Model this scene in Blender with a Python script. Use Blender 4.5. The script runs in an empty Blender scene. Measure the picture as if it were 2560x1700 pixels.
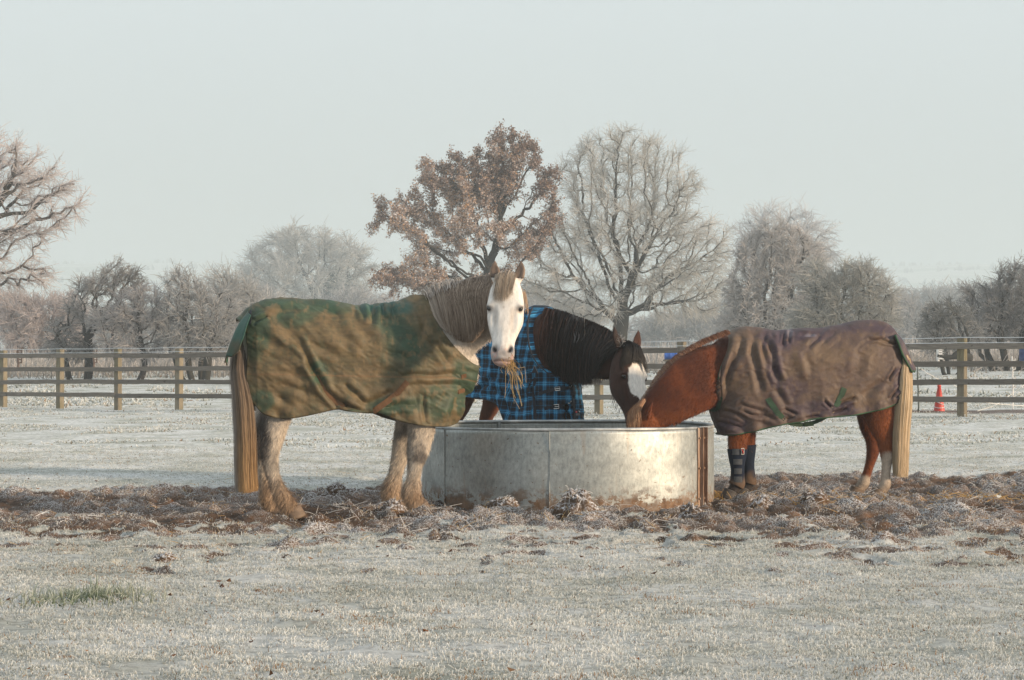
import bpy, math, random
import numpy as np
from mathutils import Vector
RNG = np.random.default_rng(11)
random.seed(5)
SC = bpy.context.scene
COL = SC.collection
FOC, CX, HY, CZ = 2200.0, 512.0, 352.0, 1.155      # camera model used to turn picture measurements into metres
def W(sx, sy, Y):
    """point at depth Y metres seen at (sx, sy) of the 2560-wide photograph"""
    return np.array([(sx/2.5-CX)/FOC*Y, Y, CZ-(sy/2.5-HY)/FOC*Y])
def nrm(a):
    a = np.asarray(a, float)
    return a/(np.linalg.norm(a, axis=-1, keepdims=True)+1e-12)
# ---------------------------------------------------------------- noise
def _hash(ix, iy, iz, seed):
    n = (ix.astype(np.int64)*374761393 + iy.astype(np.int64)*668265263 + iz.astype(np.int64)*1274126177 + seed*974634777) & 0xffffffff
    n = ((n ^ (n >> 13))*1274126177) & 0xffffffff
    n = ((n ^ (n >> 16))*2246822519) & 0xffffffff
    n = n ^ (n >> 15)
    return (n & 0xffffff)/float(0xffffff)*2-1
def vnoise(p, scale=1.0, seed=0):
    p = np.asarray(p, float)*scale
    if p.shape[-1] == 2: p = np.concatenate([p, np.zeros(p.shape[:-1]+(1,))], -1)
    i = np.floor(p).astype(np.int64); f = p-i; f = f*f*(3-2*f)
    r = 0
    for dx in (0, 1):
        wx = f[..., 0] if dx else 1-f[..., 0]
        for dy in (0, 1):
            wy = f[..., 1] if dy else 1-f[..., 1]
            for dz in (0, 1):
                wz = f[..., 2] if dz else 1-f[..., 2]
                r = r+wx*wy*wz*_hash(i[..., 0]+dx, i[..., 1]+dy, i[..., 2]+dz, seed)
    return r
def fbm(p, scale=1.0, octv=4, seed=0, gain=.5):
    r = 0; a = 1; t = 0
    for k in range(octv):
        r = r+a*vnoise(p, scale*2**k, seed+k*17); t += a; a *= gain
    return r/t
def sstep(a, b, x):
    t = np.clip((x-a)/(b-a), 0, 1); return t*t*(3-2*t)
# ---------------------------------------------------------------- meshes
def mesh_np(name, V, quads=None, tris=None, cols=None, smooth=True, attrs=None):
    me = bpy.data.meshes.new(name)
    V = np.ascontiguousarray(V, dtype=np.float32)
    parts = []; starts = []; pos = 0
    if quads is not None and len(quads):
        q = np.asarray(quads, dtype=np.int32).reshape(-1, 4); parts.append(q.ravel()); starts.append(np.arange(len(q))*4+pos); pos += q.size
    if tris is not None and len(tris):
        t = np.asarray(tris, dtype=np.int32).reshape(-1, 3); parts.append(t.ravel()); starts.append(np.arange(len(t))*3+pos); pos += t.size
    me.vertices.add(len(V)); me.vertices.foreach_set('co', V.ravel())
    L = np.concatenate(parts); S = np.concatenate(starts).astype(np.int32)
    me.loops.add(len(L)); me.loops.foreach_set('vertex_index', L)
    me.polygons.add(len(S)); me.polygons.foreach_set('loop_start', S)
    me.update(calc_edges=True)
    me.polygons.foreach_set('use_smooth', np.full(len(S), smooth))
    if cols is not None:
        c = np.ones((len(V), 4), np.float32); c[:, :3] = cols
        a = me.attributes.new('col', 'FLOAT_COLOR', 'POINT'); a.data.foreach_set('color', c.ravel())
    for k, v in (attrs or {}).items():
        a = me.attributes.new(k, 'FLOAT_VECTOR', 'POINT'); a.data.foreach_set('vector', np.ascontiguousarray(v, np.float32).ravel())
    return me
def link(name, me, mat=None, parent=None, label=None, cat=None, group=None, kind=None, loc=None):
    o = bpy.data.objects.new(name, me); COL.objects.link(o)
    if mat is not None and me is not None: me.materials.append(mat)
    if parent is not None: o.parent = parent
    if loc is not None: o.location = loc
    if label: o['label'] = label
    if cat: o['category'] = cat
    if group: o['group'] = group
    if kind: o['kind'] = kind
    return o
def empty(name, loc, rz, label, cat, group=None):
    o = link(name, None, None, None, label, cat, group); o.location = loc; o.rotation_euler = (0, 0, rz); o.empty_display_size = .1
    return o
class MB:
    """collects simple solids into one mesh"""
    def __init__(s): s.V = []; s.Q = []; s.T = []; s.n = 0
    def add(s, V, Q=None, T=None):
        V = np.asarray(V, float)
        if Q is not None and len(Q): s.Q.append(np.asarray(Q)+s.n)
        if T is not None and len(T): s.T.append(np.asarray(T)+s.n)
        s.V.append(V); s.n += len(V); return s
    def box(s, c, d, rz=0, ry=0):
        h = np.array(d)/2
        v = np.array([[x, y, z] for x in (-1, 1) for y in (-1, 1) for z in (-1, 1)])*h
        if ry: v = v @ np.array([[math.cos(ry), 0, -math.sin(ry)], [0, 1, 0], [math.sin(ry), 0, math.cos(ry)]])
        if rz: v = v @ np.array([[math.cos(rz), math.sin(rz), 0], [-math.sin(rz), math.cos(rz), 0], [0, 0, 1]])
        return s.add(v+np.array(c), [[0, 1, 3, 2], [4, 6, 7, 5], [0, 4, 5, 1], [2, 3, 7, 6], [0, 2, 6, 4], [1, 5, 7, 3]])
    def tube(s, P, r, seg=8, caps=True):
        P = np.asarray(P, float); n = len(P); r = np.broadcast_to(np.asarray(r, float), (n,))
        V, Q, T = loft(P, np.stack([r, r], 1), None, seg); return s.add(V, Q, T)
    def arrays(s):
        return np.concatenate(s.V), (np.concatenate(s.Q) if s.Q else None), (np.concatenate(s.T) if s.T else None)
    def build(s, name, mat, parent=None, smooth=False, colf=None, **k):
        V, Q, T = s.arrays()
        return link(name, mesh_np(name, V, Q, T, colf(V) if colf else None, smooth), mat, parent, **k)
def cr(P, n):
    """smooth resampling of a polyline (Catmull-Rom, by chord length)"""
    P = np.asarray(P, float)
    if P.ndim == 1: P = P[:, None]
    d = np.linalg.norm(np.diff(P[:, :min(3, P.shape[1])], axis=0), axis=1)+1e-9
    t = np.concatenate([[0], np.cumsum(d)]); t /= t[-1]
    m = np.zeros_like(P)
    m[1:-1] = (P[2:]-P[:-2])/(t[2:]-t[:-2])[:, None]; m[0] = (P[1]-P[0])/(t[1]-t[0]); m[-1] = (P[-1]-P[-2])/(t[-1]-t[-2])
    u = np.linspace(0, 1, n); i = np.clip(np.searchsorted(t, u, 'right')-1, 0, len(P)-2)
    h = (t[i+1]-t[i]); s = ((u-t[i])/h)[:, None]; h = h[:, None]
    return (2*s**3-3*s**2+1)*P[i]+(s**3-2*s**2+s)*h*m[i]+(-2*s**3+3*s**2)*P[i+1]+(s**3-s**2)*h*m[i+1]
def loft(Cn, R, side=None, seg=24, p=2.0, caps=True, back=None):
    """tube of elliptical sections: R[:,0] along `side`, R[:,1] across it (back[:,] = other radius on the minus side)"""
    Cn = np.asarray(Cn, float); n = len(Cn); R = np.asarray(R, float)
    T = np.gradient(Cn, axis=0); T = nrm(T)
    if side is None:
        side = np.zeros_like(Cn)
        s0 = np.array([1., 0, 0]) if abs(T[0, 0]) < .9 else np.array([0, 1., 0])
        for k in range(n):
            s0 = s0-T[k]*(s0@T[k]); s0 = s0/(np.linalg.norm(s0)+1e-9); side[k] = s0
    else:
        side = np.broadcast_to(np.asarray(side, float), Cn.shape).copy()
        side -= T*(side*T).sum(1, keepdims=True); side = nrm(side)
    up = np.cross(T, side)
    a = np.linspace(0, 2*np.pi, seg, endpoint=False)
    ca = np.sign(np.cos(a))*np.abs(np.cos(a))**(2/p); sa = np.sign(np.sin(a))*np.abs(np.sin(a))**(2/p)
    rb = np.repeat(R[:, 1][:, None], seg, 1)
    if back is not None: rb = np.where(sa[None] < 0, np.asarray(back)[:, None], rb)
    V = Cn[:, None]+side[:, None]*(ca[None]*R[:, :1])[..., None]+up[:, None]*(sa[None]*rb)[..., None]
    V = V.reshape(-1, 3)
    i = np.arange(n-1)[:, None]*seg; j = np.arange(seg)[None]; j2 = (j+1) % seg
    Q = np.stack([i+j, i+j2, i+seg+j2, i+seg+j], -1).reshape(-1, 4)
    Tr = None
    if caps:
        V = np.concatenate([V, Cn[:1], Cn[-1:]]); b = n*seg
        k = np.arange(seg); k2 = (k+1) % seg
        Tr = np.concatenate([np.stack([np.full(seg, b), k2, k], 1), np.stack([np.full(seg, b+1), (n-1)*seg+k, (n-1)*seg+k2], 1)])
    return V, Q, Tr
def ribbons(paths, width, out, cols, taper=.15, name='hair', mat=None, parent=None, tipcol=None, **k):
    """paths (n,k,3) -> flat strands facing `out` (n,3)"""
    P = np.asarray(paths, float); n, m, _ = P.shape
    T = nrm(np.gradient(P, axis=1)); S = nrm(np.cross(T, np.asarray(out)[:, None]))
    w = np.broadcast_to(np.asarray(width, float), (n,))[:, None]*np.linspace(1, taper, m)[None]**.8/2
    V = np.stack([P-S*w[..., None], P+S*w[..., None]], 2).reshape(-1, 3)
    b = (np.arange(n)*m*2)[:, None]+np.arange(m-1)[None]*2
    Q = np.stack([b, b+1, b+3, b+2], -1).reshape(-1, 4)
    c = np.repeat(np.asarray(cols, float)[:, None], m, 1)
    if tipcol is not None:
        f = np.linspace(0, 1, m)[None, :, None]**1.5; c = c*(1-f)+np.asarray(tipcol)*f
    c = np.repeat(c[:, :, None], 2, 2).reshape(-1, 3)
    return link(name, mesh_np(name, V, Q, None, c, True), mat, parent, **k)
# ---------------------------------------------------------------- materials
class NT:
    def __init__(s, name):
        s.m = bpy.data.materials.new(name); s.m.use_nodes = True; s.t = s.m.node_tree; s.N = s.t.nodes; s.L = s.t.links
        s.bsdf = s.N['Principled BSDF']; s.out = s.N['Material Output']
    def n(s, typ, **kw):
        x = s.N.new(typ)
        for k, v in kw.items():
            if k.startswith('i_'):
                key = k[2:]; key = int(key) if key.isdigit() else key.replace('_', ' ')
                x.inputs[key].default_value = v
            else: setattr(x, k, v)
        return x
    def l(s, a, b): s.L.new(a, b)
    def noise(s, scale, detail=4, rough=.55, vec=None, dist=0):
        x = s.n('ShaderNodeTexNoise', i_Scale=scale, i_Detail=detail, i_Roughness=rough, i_Distortion=dist)
        if vec is not None: s.l(vec, x.inputs['Vector'])
        return x.outputs['Fac']
    def coord(s, which='Object', scale=None):
        c = s.n('ShaderNodeTexCoord').outputs[which]
        if scale:
            mp = s.n('ShaderNodeMapping'); mp.inputs['Scale'].default_value = scale; s.l(c, mp.inputs['Vector']); c = mp.outputs[0]
        return c
    def ramp(s, fac, stops, interp='LINEAR'):
        r = s.n('ShaderNodeValToRGB'); r.color_ramp.interpolation = interp
        e = r.color_ramp.elements
        while len(e) < len(stops): e.new(.5)
        for x, (p, c) in zip(e, stops): x.position = p; x.color = (c[0], c[1], c[2], 1) if hasattr(c, '__len__') else (c, c, c, 1)
        s.l(fac, r.inputs[0]); return r.outputs[0]
    def mix(s, f, a, b, mode='MIX'):
        x = s.n('ShaderNodeMix', data_type='RGBA', blend_type=mode)
        for v, i in ((f, 0), (a, 6), (b, 7)):
            if hasattr(v, 'links') or isinstance(v, bpy.types.NodeSocket): s.l(v, x.inputs[i])
            else: x.inputs[i].default_value = v if i == 0 else ((v[0], v[1], v[2], 1) if hasattr(v, '__len__') else (v, v, v, 1))
        return x.outputs[2]
    def math(s, op, a, b=None, clamp=False):
        x = s.n('ShaderNodeMath', operation=op, use_clamp=clamp)
        for v, i in ((a, 0), (b, 1)):
            if v is None: continue
            if isinstance(v, bpy.types.NodeSocket): s.l(v, x.inputs[i])
            else: x.inputs[i].default_value = v
        return x.outputs[0]
    def bump(s, h, strength=.4, dist=.01):
        b = s.n('ShaderNodeBump', i_Strength=strength, i_Distance=dist); s.l(h, b.inputs['Height']); s.l(b.outputs[0], s.bsdf.inputs['Normal']); return b
    def set(s, **kw):
        for k, v in kw.items():
            k = k.replace('_', ' ')
            if isinstance(v, bpy.types.NodeSocket): s.l(v, s.bsdf.inputs[k])
            elif hasattr(v, '__len__'): s.bsdf.inputs[k].default_value = (v[0], v[1], v[2], 1)
            else: s.bsdf.inputs[k].default_value = v
        return s.m
def attr_mat(name, rough=.8, var=.25, scale=40, bump=0, bd=.004, bscale=150, spec=.2, stretch=None, sheen=0, trans=0):
    """material that takes its colour from the mesh's own painted colour, broken up by noise"""
    t = NT(name); a = t.n('ShaderNodeAttribute', attribute_name='col').outputs['Color']
    v = t.coord('Object', stretch)
    nz = t.ramp(t.noise(scale, 5, .6, v), [(.25, 1-var), (.75, 1+var)])
    c = t.mix(1.0, a, nz, 'MULTIPLY')
    if bump: t.bump(t.noise(bscale, 4, .6, v), bump, bd)
    t.set(Base_Color=c, Roughness=rough, Specular_IOR_Level=spec)
    if sheen: t.bsdf.inputs['Sheen Weight'].default_value = sheen; t.bsdf.inputs['Sheen Roughness'].default_value = .5
    if trans:
        tr = t.n('ShaderNodeBsdfTranslucent'); t.l(c, tr.inputs[0]); mx = t.n('ShaderNodeMixShader', i_Fac=trans)
        t.l(t.bsdf.outputs[0], mx.inputs[1]); t.l(tr.outputs[0], mx.inputs[2]); t.l(mx.outputs[0], t.out.inputs[0])
    return t.m
def plain(name, col, rough=.6, metal=0, var=.15, scale=30, bump=.15, spec=.5, stretch=None):
    t = NT(name); v = t.coord('Object', stretch)
    c = t.mix(1.0, col, t.ramp(t.noise(scale, 5, .6, v), [(.25, 1-var), (.75, 1+var)]), 'MULTIPLY')
    if bump: t.bump(t.noise(scale*3, 4, .6, v), bump, .004)
    return t.set(Base_Color=c, Roughness=rough, Metallic=metal, Specular_IOR_Level=spec)
# ================================================================ camera, light, sky
cam = bpy.data.cameras.new('camera'); cam.lens = 36*FOC/1024; cam.sensor_width = 36; cam.clip_end = 5000
cam.shift_y = (HY-340)/1024
co = bpy.data.objects.new('camera', cam); COL.objects.link(co); co.location = (0, 0, CZ); co.rotation_euler = (math.pi/2, 0, 0); SC.camera = co
SUN_AZ, SUN_EL = math.radians(68), math.radians(13)          # azimuth to the right of the direction back to the viewer
sd = np.array([math.sin(SUN_AZ)*math.cos(SUN_EL), -math.cos(SUN_AZ)*math.cos(SUN_EL), math.sin(SUN_EL)])
sl = bpy.data.lights.new('sun', 'SUN'); sl.energy = 5.0; sl.angle = math.radians(5); sl.color = (1, .77, .53)
so = bpy.data.objects.new('sun', sl); COL.objects.link(so); so.rotation_euler = Vector(sd).to_track_quat('Z', 'Y').to_euler()
w = bpy.data.worlds.new('World'); SC.world = w; w.use_nodes = True
wt = w.node_tree; bg = wt.nodes['Background']
sk = wt.nodes.new('ShaderNodeTexSky'); sk.sky_type = 'NISHITA'; sk.sun_disc = False; sk.sun_elevation = SUN_EL
sk.sun_rotation = math.atan2(sd[0], sd[1]); sk.dust_density = 3; sk.air_density = 1.2
tc = wt.nodes.new('ShaderNodeTexCoord'); sp = wt.nodes.new('ShaderNodeSeparateXYZ'); wt.links.new(tc.outputs['Generated'], sp.inputs[0])
rp = wt.nodes.new('ShaderNodeValToRGB'); wt.links.new(sp.outputs['Z'], rp.inputs[0])
e = rp.color_ramp.elements; e[0].position = 0; e[0].color = (.47, .525, .545, 1); e[1].position = 1; e[1].color = (.78, .85, .89, 1)
x = e.new(.06); x.color = (.52, .58, .60, 1); x = e.new(.17); x.color = (.665, .735, .765, 1)
sc = wt.nodes.new('ShaderNodeMix'); sc.data_type = 'RGBA'; sc.blend_type = 'MULTIPLY'; sc.inputs[0].default_value = 1
wt.links.new(rp.outputs[0], sc.inputs[6]); sc.inputs[7].default_value = (10.9, 10.9, 10.9, 1)
mx = wt.nodes.new('ShaderNodeMix'); mx.data_type = 'RGBA'; mx.inputs[0].default_value = .88
wt.links.new(sk.outputs[0], mx.inputs[6]); wt.links.new(sc.outputs[2], mx.inputs[7])
wt.links.new(mx.outputs[2], bg.inputs[0]); bg.inputs[1].default_value = .093
SC.view_settings.view_transform = 'Standard'; SC.view_settings.look = 'None'; SC.view_settings.exposure = .20; SC.view_settings.gamma = 1
cy = SC.cycles; cy.max_bounces = 5; cy.diffuse_bounces = 3; cy.glossy_bounces = 2; cy.transmission_bounces = 2; cy.volume_bounces = 1
cy.use_denoising = True; cy.use_adaptive_sampling = True; cy.adaptive_threshold = .02; cy.caustics_reflective = False; cy.caustics_refractive = False
cy.transparent_max_bounces = 4; cy.sample_clamp_indirect = 4
# haze: one even closed body of cold air round everything
HZ = MB().box((0, 1240, 33), (5200, 2560, 126))
hm = bpy.data.materials.new('haze'); hm.use_nodes = True; ht = hm.node_tree; ht.nodes.remove(ht.nodes['Principled BSDF'])
pv = ht.nodes.new('ShaderNodeVolumePrincipled'); pv.inputs['Color'].default_value = (.75, .84, .90, 1); pv.inputs['Density'].default_value = .00125; pv.inputs['Anisotropy'].default_value = 0.0
ht.links.new(pv.outputs[0], ht.nodes['Material Output'].inputs['Volume'])
haze = HZ.build('haze', hm, kind='stuff', label='cold white mist hanging over the fields', cat='haze')
# ================================================================ ground
def mudmask(X, Y):
    p = np.stack([X, Y*1.0], -1)
    n = fbm(p, .55, 4, 3)
    p0 = np.clip((Y+.16*np.maximum(X, 0)+.05*np.minimum(X, 0)-11.4)/4.0, -.6, 1.3); lo = sstep(-.14, .16, p0-.52+.30*n+.42*fbm(p, 2.4, 2, 4)+.75*fbm(p, 6.5, 3, 14))
    hi = 1-sstep(19.2, 20.3, Y-.30*X+.9*n)
    m = lo*hi
    m2 = sstep(.15, .45, fbm(p, 1.7, 3, 9)+.25)*(1-sstep(20, 23, Y-.3*X))*sstep(9.5, 13, Y)*.35   # scattered dung and bare spots
    far = np.exp(-((Y-39.5)/1.3)**2)*sstep(6, 8, X)*1.0
    return np.clip(np.maximum(np.maximum(m, m2*sstep(.2, .5, fbm(p, 3.1, 2, 12)+.1)), far), 0, 1)
def gbase(X, Y):
    z = np.clip(X, -12, 12)*.010*sstep(25, 37, Y)*(1-sstep(55, 80, Y))
    z = z+(.62+.02*np.clip(X, -20, 20)*.5)*sstep(47, 92, Y)
    z = z-20*sstep(230, 520, Y)+(93+12*fbm(np.stack([X, Y*.5], -1), .0018, 3, 21))*sstep(650, 2050, Y)+6*fbm(np.stack([X, Y], -1), .005, 3, 25)*sstep(300, 700, Y)
    return z
FEET = []
for sx, sy, yy in ((684, 1280, 15.95), (733, 1292, 15.62), (988, 1268, 16.42), (1050, 1278, 15.98), (1832, 1243, 17.45), (1862, 1240, 17.75), (2194, 1236, 17.72), (2145, 1232, 18.0), (900, 1300, 15.2), (800, 1275, 16.1), (1180, 1300, 15.3), (1600, 1310, 15.1), (1960, 1250, 17.2), (2050, 1280, 16.4), (1720, 1310, 15.3), (560, 1290, 15.7), (430, 1260, 16.6), (2300, 1270, 16.9)):
    c_ = W(sx, sy, yy); FEET.append((c_[0], c_[1]))
def gz(X, Y):
    X = np.asarray(X, float); Y = np.asarray(Y, float); p = np.stack([X, Y], -1); M = mudmask(X, Y)
    near = 1-sstep(24, 40, Y)
    rough = .016*fbm(p, 2.2, 3, 31)+.010*fbm(p, 9, 2, 37)*near
    rough = rough+.035*fbm(p, .35, 2, 39)*sstep(20, 30, Y)*(1-sstep(100, 140, Y))+.03*fbm(p, 1.3, 3, 33)*sstep(38, 48, Y)*(1-sstep(100, 130, Y))
    mud = .05*fbm(p, 1.6, 2, 41)+.075*np.abs(vnoise(p, 4.4, 43))+.060*np.abs(vnoise(p, 8.1, 47))+.022*np.abs(vnoise(p, 17, 53))-.06
    hp = 0
    for fx, fy in FEET: r2 = ((X-fx)**2+((Y-fy)*1.0)**2); hp = hp+np.exp(-(r2/.12**2)**2)
    hp = np.clip(hp, 0, 1); mud = mud*(1-.6*hp)-.045*hp
    return gbase(X, Y)+rough+M*(mud*1.0-.02)*(Y < 26)
def axis(parts): return np.unique(np.concatenate([np.arange(a, b, s) for a, b, s in parts]))
xs = axis([(-6.6, 6.6, .028), (-20, -6.6, .25), (6.6, 20, .25), (-100, -20, 3), (20, 100, 3), (-2200, -100, 40), (100, 2201, 40)])
ys = axis([(-2, 7, .3), (7, 12.6, .05), (12.6, 21.8, .028), (21.8, 30, .07), (30, 60, .22), (60, 130, .8), (130, 400, 4), (400, 2480, 20)])
GX, GY = np.meshgrid(xs, ys); ZZ = gz(GX, GY)
V = np.stack([GX, GY, ZZ], -1).reshape(-1, 3); nx = len(xs)
i = (np.arange(len(ys)-1)[:, None]*nx+np.arange(nx-1)[None]).ravel()
Mk = mudmask(GX, GY).ravel()
rid = (ZZ-gbase(GX, GY)).ravel()
gm = NT('frosted_ground')
at = gm.n('ShaderNodeAttribute', attribute_name='col'); sepc = gm.n('ShaderNodeSeparateColor'); gm.l(at.outputs['Color'], sepc.inputs[0])
P_ = gm.coord('Object')
g1 = gm.ramp(gm.noise(1.1, 6, .62, P_), [(.30, (.32, .325, .27)), (.43, (.48, .485, .445)), (.56, (.62, .625, .61)), (.8, (.70, .70, .69))])
g2 = gm.ramp(gm.noise(16, 5, .65, P_), [(.33, .50), (.52, .95), (.7, 1.12)])
ggrass = gm.mix(1, g1, g2, 'MULTIPLY'); sy_ = gm.n('ShaderNodeSeparateXYZ'); gm.l(P_, sy_.inputs[0]); nearf = gm.ramp(gm.math('MULTIPLY', sy_.outputs['Y'], .02), [(.28, .74), (.56, 1.05)]); ggrass = gm.mix(1, ggrass, nearf, 'MULTIPLY')  # nearer ground darkened, painting the shaded gaps between the blades
spk = gm.ramp(gm.noise(5.0, 5, .7, P_), [(.655, 0), (.70, 1)])
ggrass = gm.mix(gm.math('MULTIPLY', spk, .75), ggrass, (.20, .13, .09))
mud = gm.ramp(gm.noise(6, 6, .65, P_), [(.3, (.026, .018, .013)), (.5, (.070, .040, .024)), (.72, (.17, .088, .045))])
fr = gm.ramp(gm.noise(95, 5, .75, P_), [(.47, 0), (.56, 1)])
mudf = gm.mix(gm.math('MULTIPLY', fr, gm.math('ADD', sepc.outputs['Green'], .05, True)), mud, (.66, .66, .67))
mf = gm.ramp(gm.math('ADD', sepc.outputs['Red'], gm.math('MULTIPLY', gm.math('SUBTRACT', gm.noise(24, 4, .7, P_), .5), .9)), [(.38, 0), (.52, 1)])
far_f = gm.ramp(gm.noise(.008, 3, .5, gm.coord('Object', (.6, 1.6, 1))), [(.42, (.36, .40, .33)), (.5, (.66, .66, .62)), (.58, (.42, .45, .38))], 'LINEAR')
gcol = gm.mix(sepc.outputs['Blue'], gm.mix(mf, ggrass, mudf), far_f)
gm.bump(gm.noise(60, 5, .7, P_), .5, .012)
gm.set(Base_Color=gcol, Roughness=.9, Specular_IOR_Level=.15)
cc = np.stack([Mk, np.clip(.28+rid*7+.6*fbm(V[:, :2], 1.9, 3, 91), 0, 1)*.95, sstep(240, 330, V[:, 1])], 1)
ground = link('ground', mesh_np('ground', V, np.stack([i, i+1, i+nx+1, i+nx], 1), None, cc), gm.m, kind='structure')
ground.data.update()
# ---------------------------------------------------------------- frosted grass, straw and frost needles
def scatter(n, y0, y1, pw=1.0, marg=1.22):
    Y = y0+(y1-y0)*RNG.random(n)**pw
    X = (RNG.random(n)*2-1)*(.2327*Y*marg+.3)
    return X, Y
def blades(n, y0, y1, hl, wd, keep, name, mat, cfun, pw=1.0, lean=.8, label=None, flat=0.0, XY=None, kk=3, kind='stuff', cat='grass', curve=.5):
    X, Y = XY if XY else scatter(n, y0, y1, pw)
    m = keep(X, Y); X, Y = X[m], Y[m]; n = len(X)
    Z = gz(X, Y)-.004
    L = hl[0]+(hl[1]-hl[0])*RNG.random(n)**1.6
    a = RNG.random(n)*2*np.pi; tl = np.abs(RNG.normal(0, lean, n))
    tl = np.clip(tl, 0, 1.45) if not flat else np.clip(1.45-np.abs(RNG.normal(0, .28, n)), .2, 1.55)
    d = np.stack([np.cos(a)*np.sin(tl), np.sin(a)*np.sin(tl), np.cos(tl)], -1)
    sag = RNG.random(n)*curve
    t = np.linspace(0, 1, kk)
    P = np.stack([X, Y, Z], -1)[:, None]+d[:, None]*(L[:, None]*t[None])[..., None]
    P[..., 2] -= (L*sag)[:, None]*t[None]**2
    out = np.stack([RNG.normal(0, 1, n), -1+RNG.normal(0, .7, n), RNG.normal(0, .6, n)], -1)
    base, tip = cfun(X, Y, n)
    return ribbons(P, wd[0]+(wd[1]-wd[0])*RNG.random(n), out, base, .25, name, mat, tipcol=tip[:, None], kind=kind, label=label, cat=cat)
frost_m = attr_mat('frosted_blades', .85, .12, 9, spec=.1, trans=.32)
def cg(X, Y, n):
    g = fbm(np.stack([X, Y], -1), .8, 3, 61)*.5+fbm(np.stack([X, Y], -1), 5, 2, 67)*.5+RNG.normal(0, .22, n)
    t = np.clip(.5+g*1.0, 0, 1)[:, None]
    base = (1-t)*np.array([.11, .115, .075])+t*np.array([.42, .415, .37])
    tip = (1-t)*np.array([.68, .69, .67])+t*np.array([.95, .955, .96])
    br = RNG.random(n) < .04+.3*(fbm(np.stack([X, Y], -1), 3.5, 3, 63) > .42)
    base[br] = (.22, .13, .07); tip[br] = (.42, .30, .20)
    return base, tip
dens = lambda X, Y: (RNG.random(len(X)) > mudmask(X, Y)*.9) & (fbm(np.stack([X, Y], -1), 7, 3, 71)+RNG.normal(0, .08, len(X)) > -.30)
blades(560000, 6.6, 15.5, (.010, .032), (.0032, .0056), dens, 'frosted_grass', frost_m, cg, .85, 1.0, 'short grass white with frost in the foreground')
blades(210000, 15, 27, (.010, .030), (.005, .0085), dens, 'frosted_grass', frost_m, cg, 1.0, 1.0, 'short frosted grass behind the muddy strip')
blades(80000, 27, 50, (.02, .06), (.014, .026), lambda X, Y: (RNG.random(len(X)) > mudmask(X, Y)) & (fbm(np.stack([X, Y], -1), .9, 3, 73) > .02), 'frosted_grass', frost_m, cg, 1.0, .9, 'rough frosted grass round the paddock fence')
blades(60000, 50, 95, (.04, .18), (.03, .06), lambda X, Y: fbm(np.stack([X, Y], -1), .5, 3, 75) > .05, 'frosted_grass', frost_m, cg, 1.0, .8, 'tussocky frosted grass beyond the fence')
def cs(X, Y, n):
    t = RNG.random(n)[:, None]; s = (RNG.random(n) < .22)[:, None]; k = RNG.random(n)[:, None]*.35+.65
    base = np.where(s, np.array([.40, .27, .13]), np.array([.40, .385, .37])*(1-t)+np.array([.66, .655, .65])*t)*k
    tip = np.where(s, np.array([.62, .46, .26]), np.array([.88, .87, .88])+0*t)
    return base, tip
def ridge(X, Y, lo=-.02):
    return (RNG.random(len(X)) < mudmask(X, Y)*1.3+.03) & (fbm(np.stack([X, Y], -1), 2.8, 3, 77)+RNG.normal(0, .13, len(X)) > -.06) & (gz(X, Y)-gbase(X, Y) > lo+RNG.random(len(X))*.035)
blades(330000, 11.5, 21.8, (.010, .028), (.0038, .0062), lambda X, Y: ridge(X, Y, -.035), 'frost_needles', frost_m, cs, 1.0, .9, 'white frost needles on the churned mud', cat='frost')
blades(17000, 12.0, 21.8, (.04, .15), (.0035, .0060), lambda X, Y: ridge(X, Y, -.04), 'trampled_straw', frost_m, cs, 1.0, .9, 'frosted straw and stalks trampled into the mud', flat=1, kk=4, cat='straw', curve=.25)
def cgold(X, Y, n):
    k = RNG.random(n)[:, None]*.5+.6
    return np.array([.46, .27, .09])*k, np.array([.66, .44, .18])*k
gp = []
for sx, sy, rx, n in ((2480, 1245, .42, 380), (2400, 1250, .3, 60), (2130, 1252, .24, 130), (1792, 1240, .12, 400), (2090, 1262, .22, 120)):
    Y0 = CZ*FOC/(sy/2.5-HY); c = W(sx, sy, Y0); gp.append(np.stack([c[0]+RNG.normal(0, rx, n), c[1]+RNG.normal(0, .16, n)], -1))
gp = np.concatenate(gp)
blades(0, 0, 0, (.05, .18), (.004, .007), lambda X, Y: X > -99, 'spilled_straw', frost_m, cgold, label='clean golden straw spilled beside the right-hand horse', flat=1, kk=4, XY=(gp[:, 0], gp[:, 1]), cat='straw', curve=.1)
# green tuft in the left foreground
nt = 800; tx = -2.0+RNG.normal(0, .19, nt); ty = 10.25+RNG.normal(0, .14, nt)+.06*np.sin(tx*9)
def ct(X, Y, n):
    g = np.clip(1-np.abs(X+2.0)/.45, 0, 1)[:, None]; k = .7+.5*RNG.random(n)[:, None]
    return np.array([.045, .085, .03])*k*g+(1-g)*np.array([.27, .28, .2]), (np.array([.50, .53, .44])*g+(1-g)*np.array([.62, .62, .57]))*k
o = blades(0, 0, 0, (.04, .12), (.004, .007), lambda X, Y: X > -99, 'grass_tuft', frost_m, ct, label='longer green tuft of half-thawed grass in the left foreground', XY=(tx, ty), kk=4, kind='stuff', cat='tuft', lean=.7, curve=.6)
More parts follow.
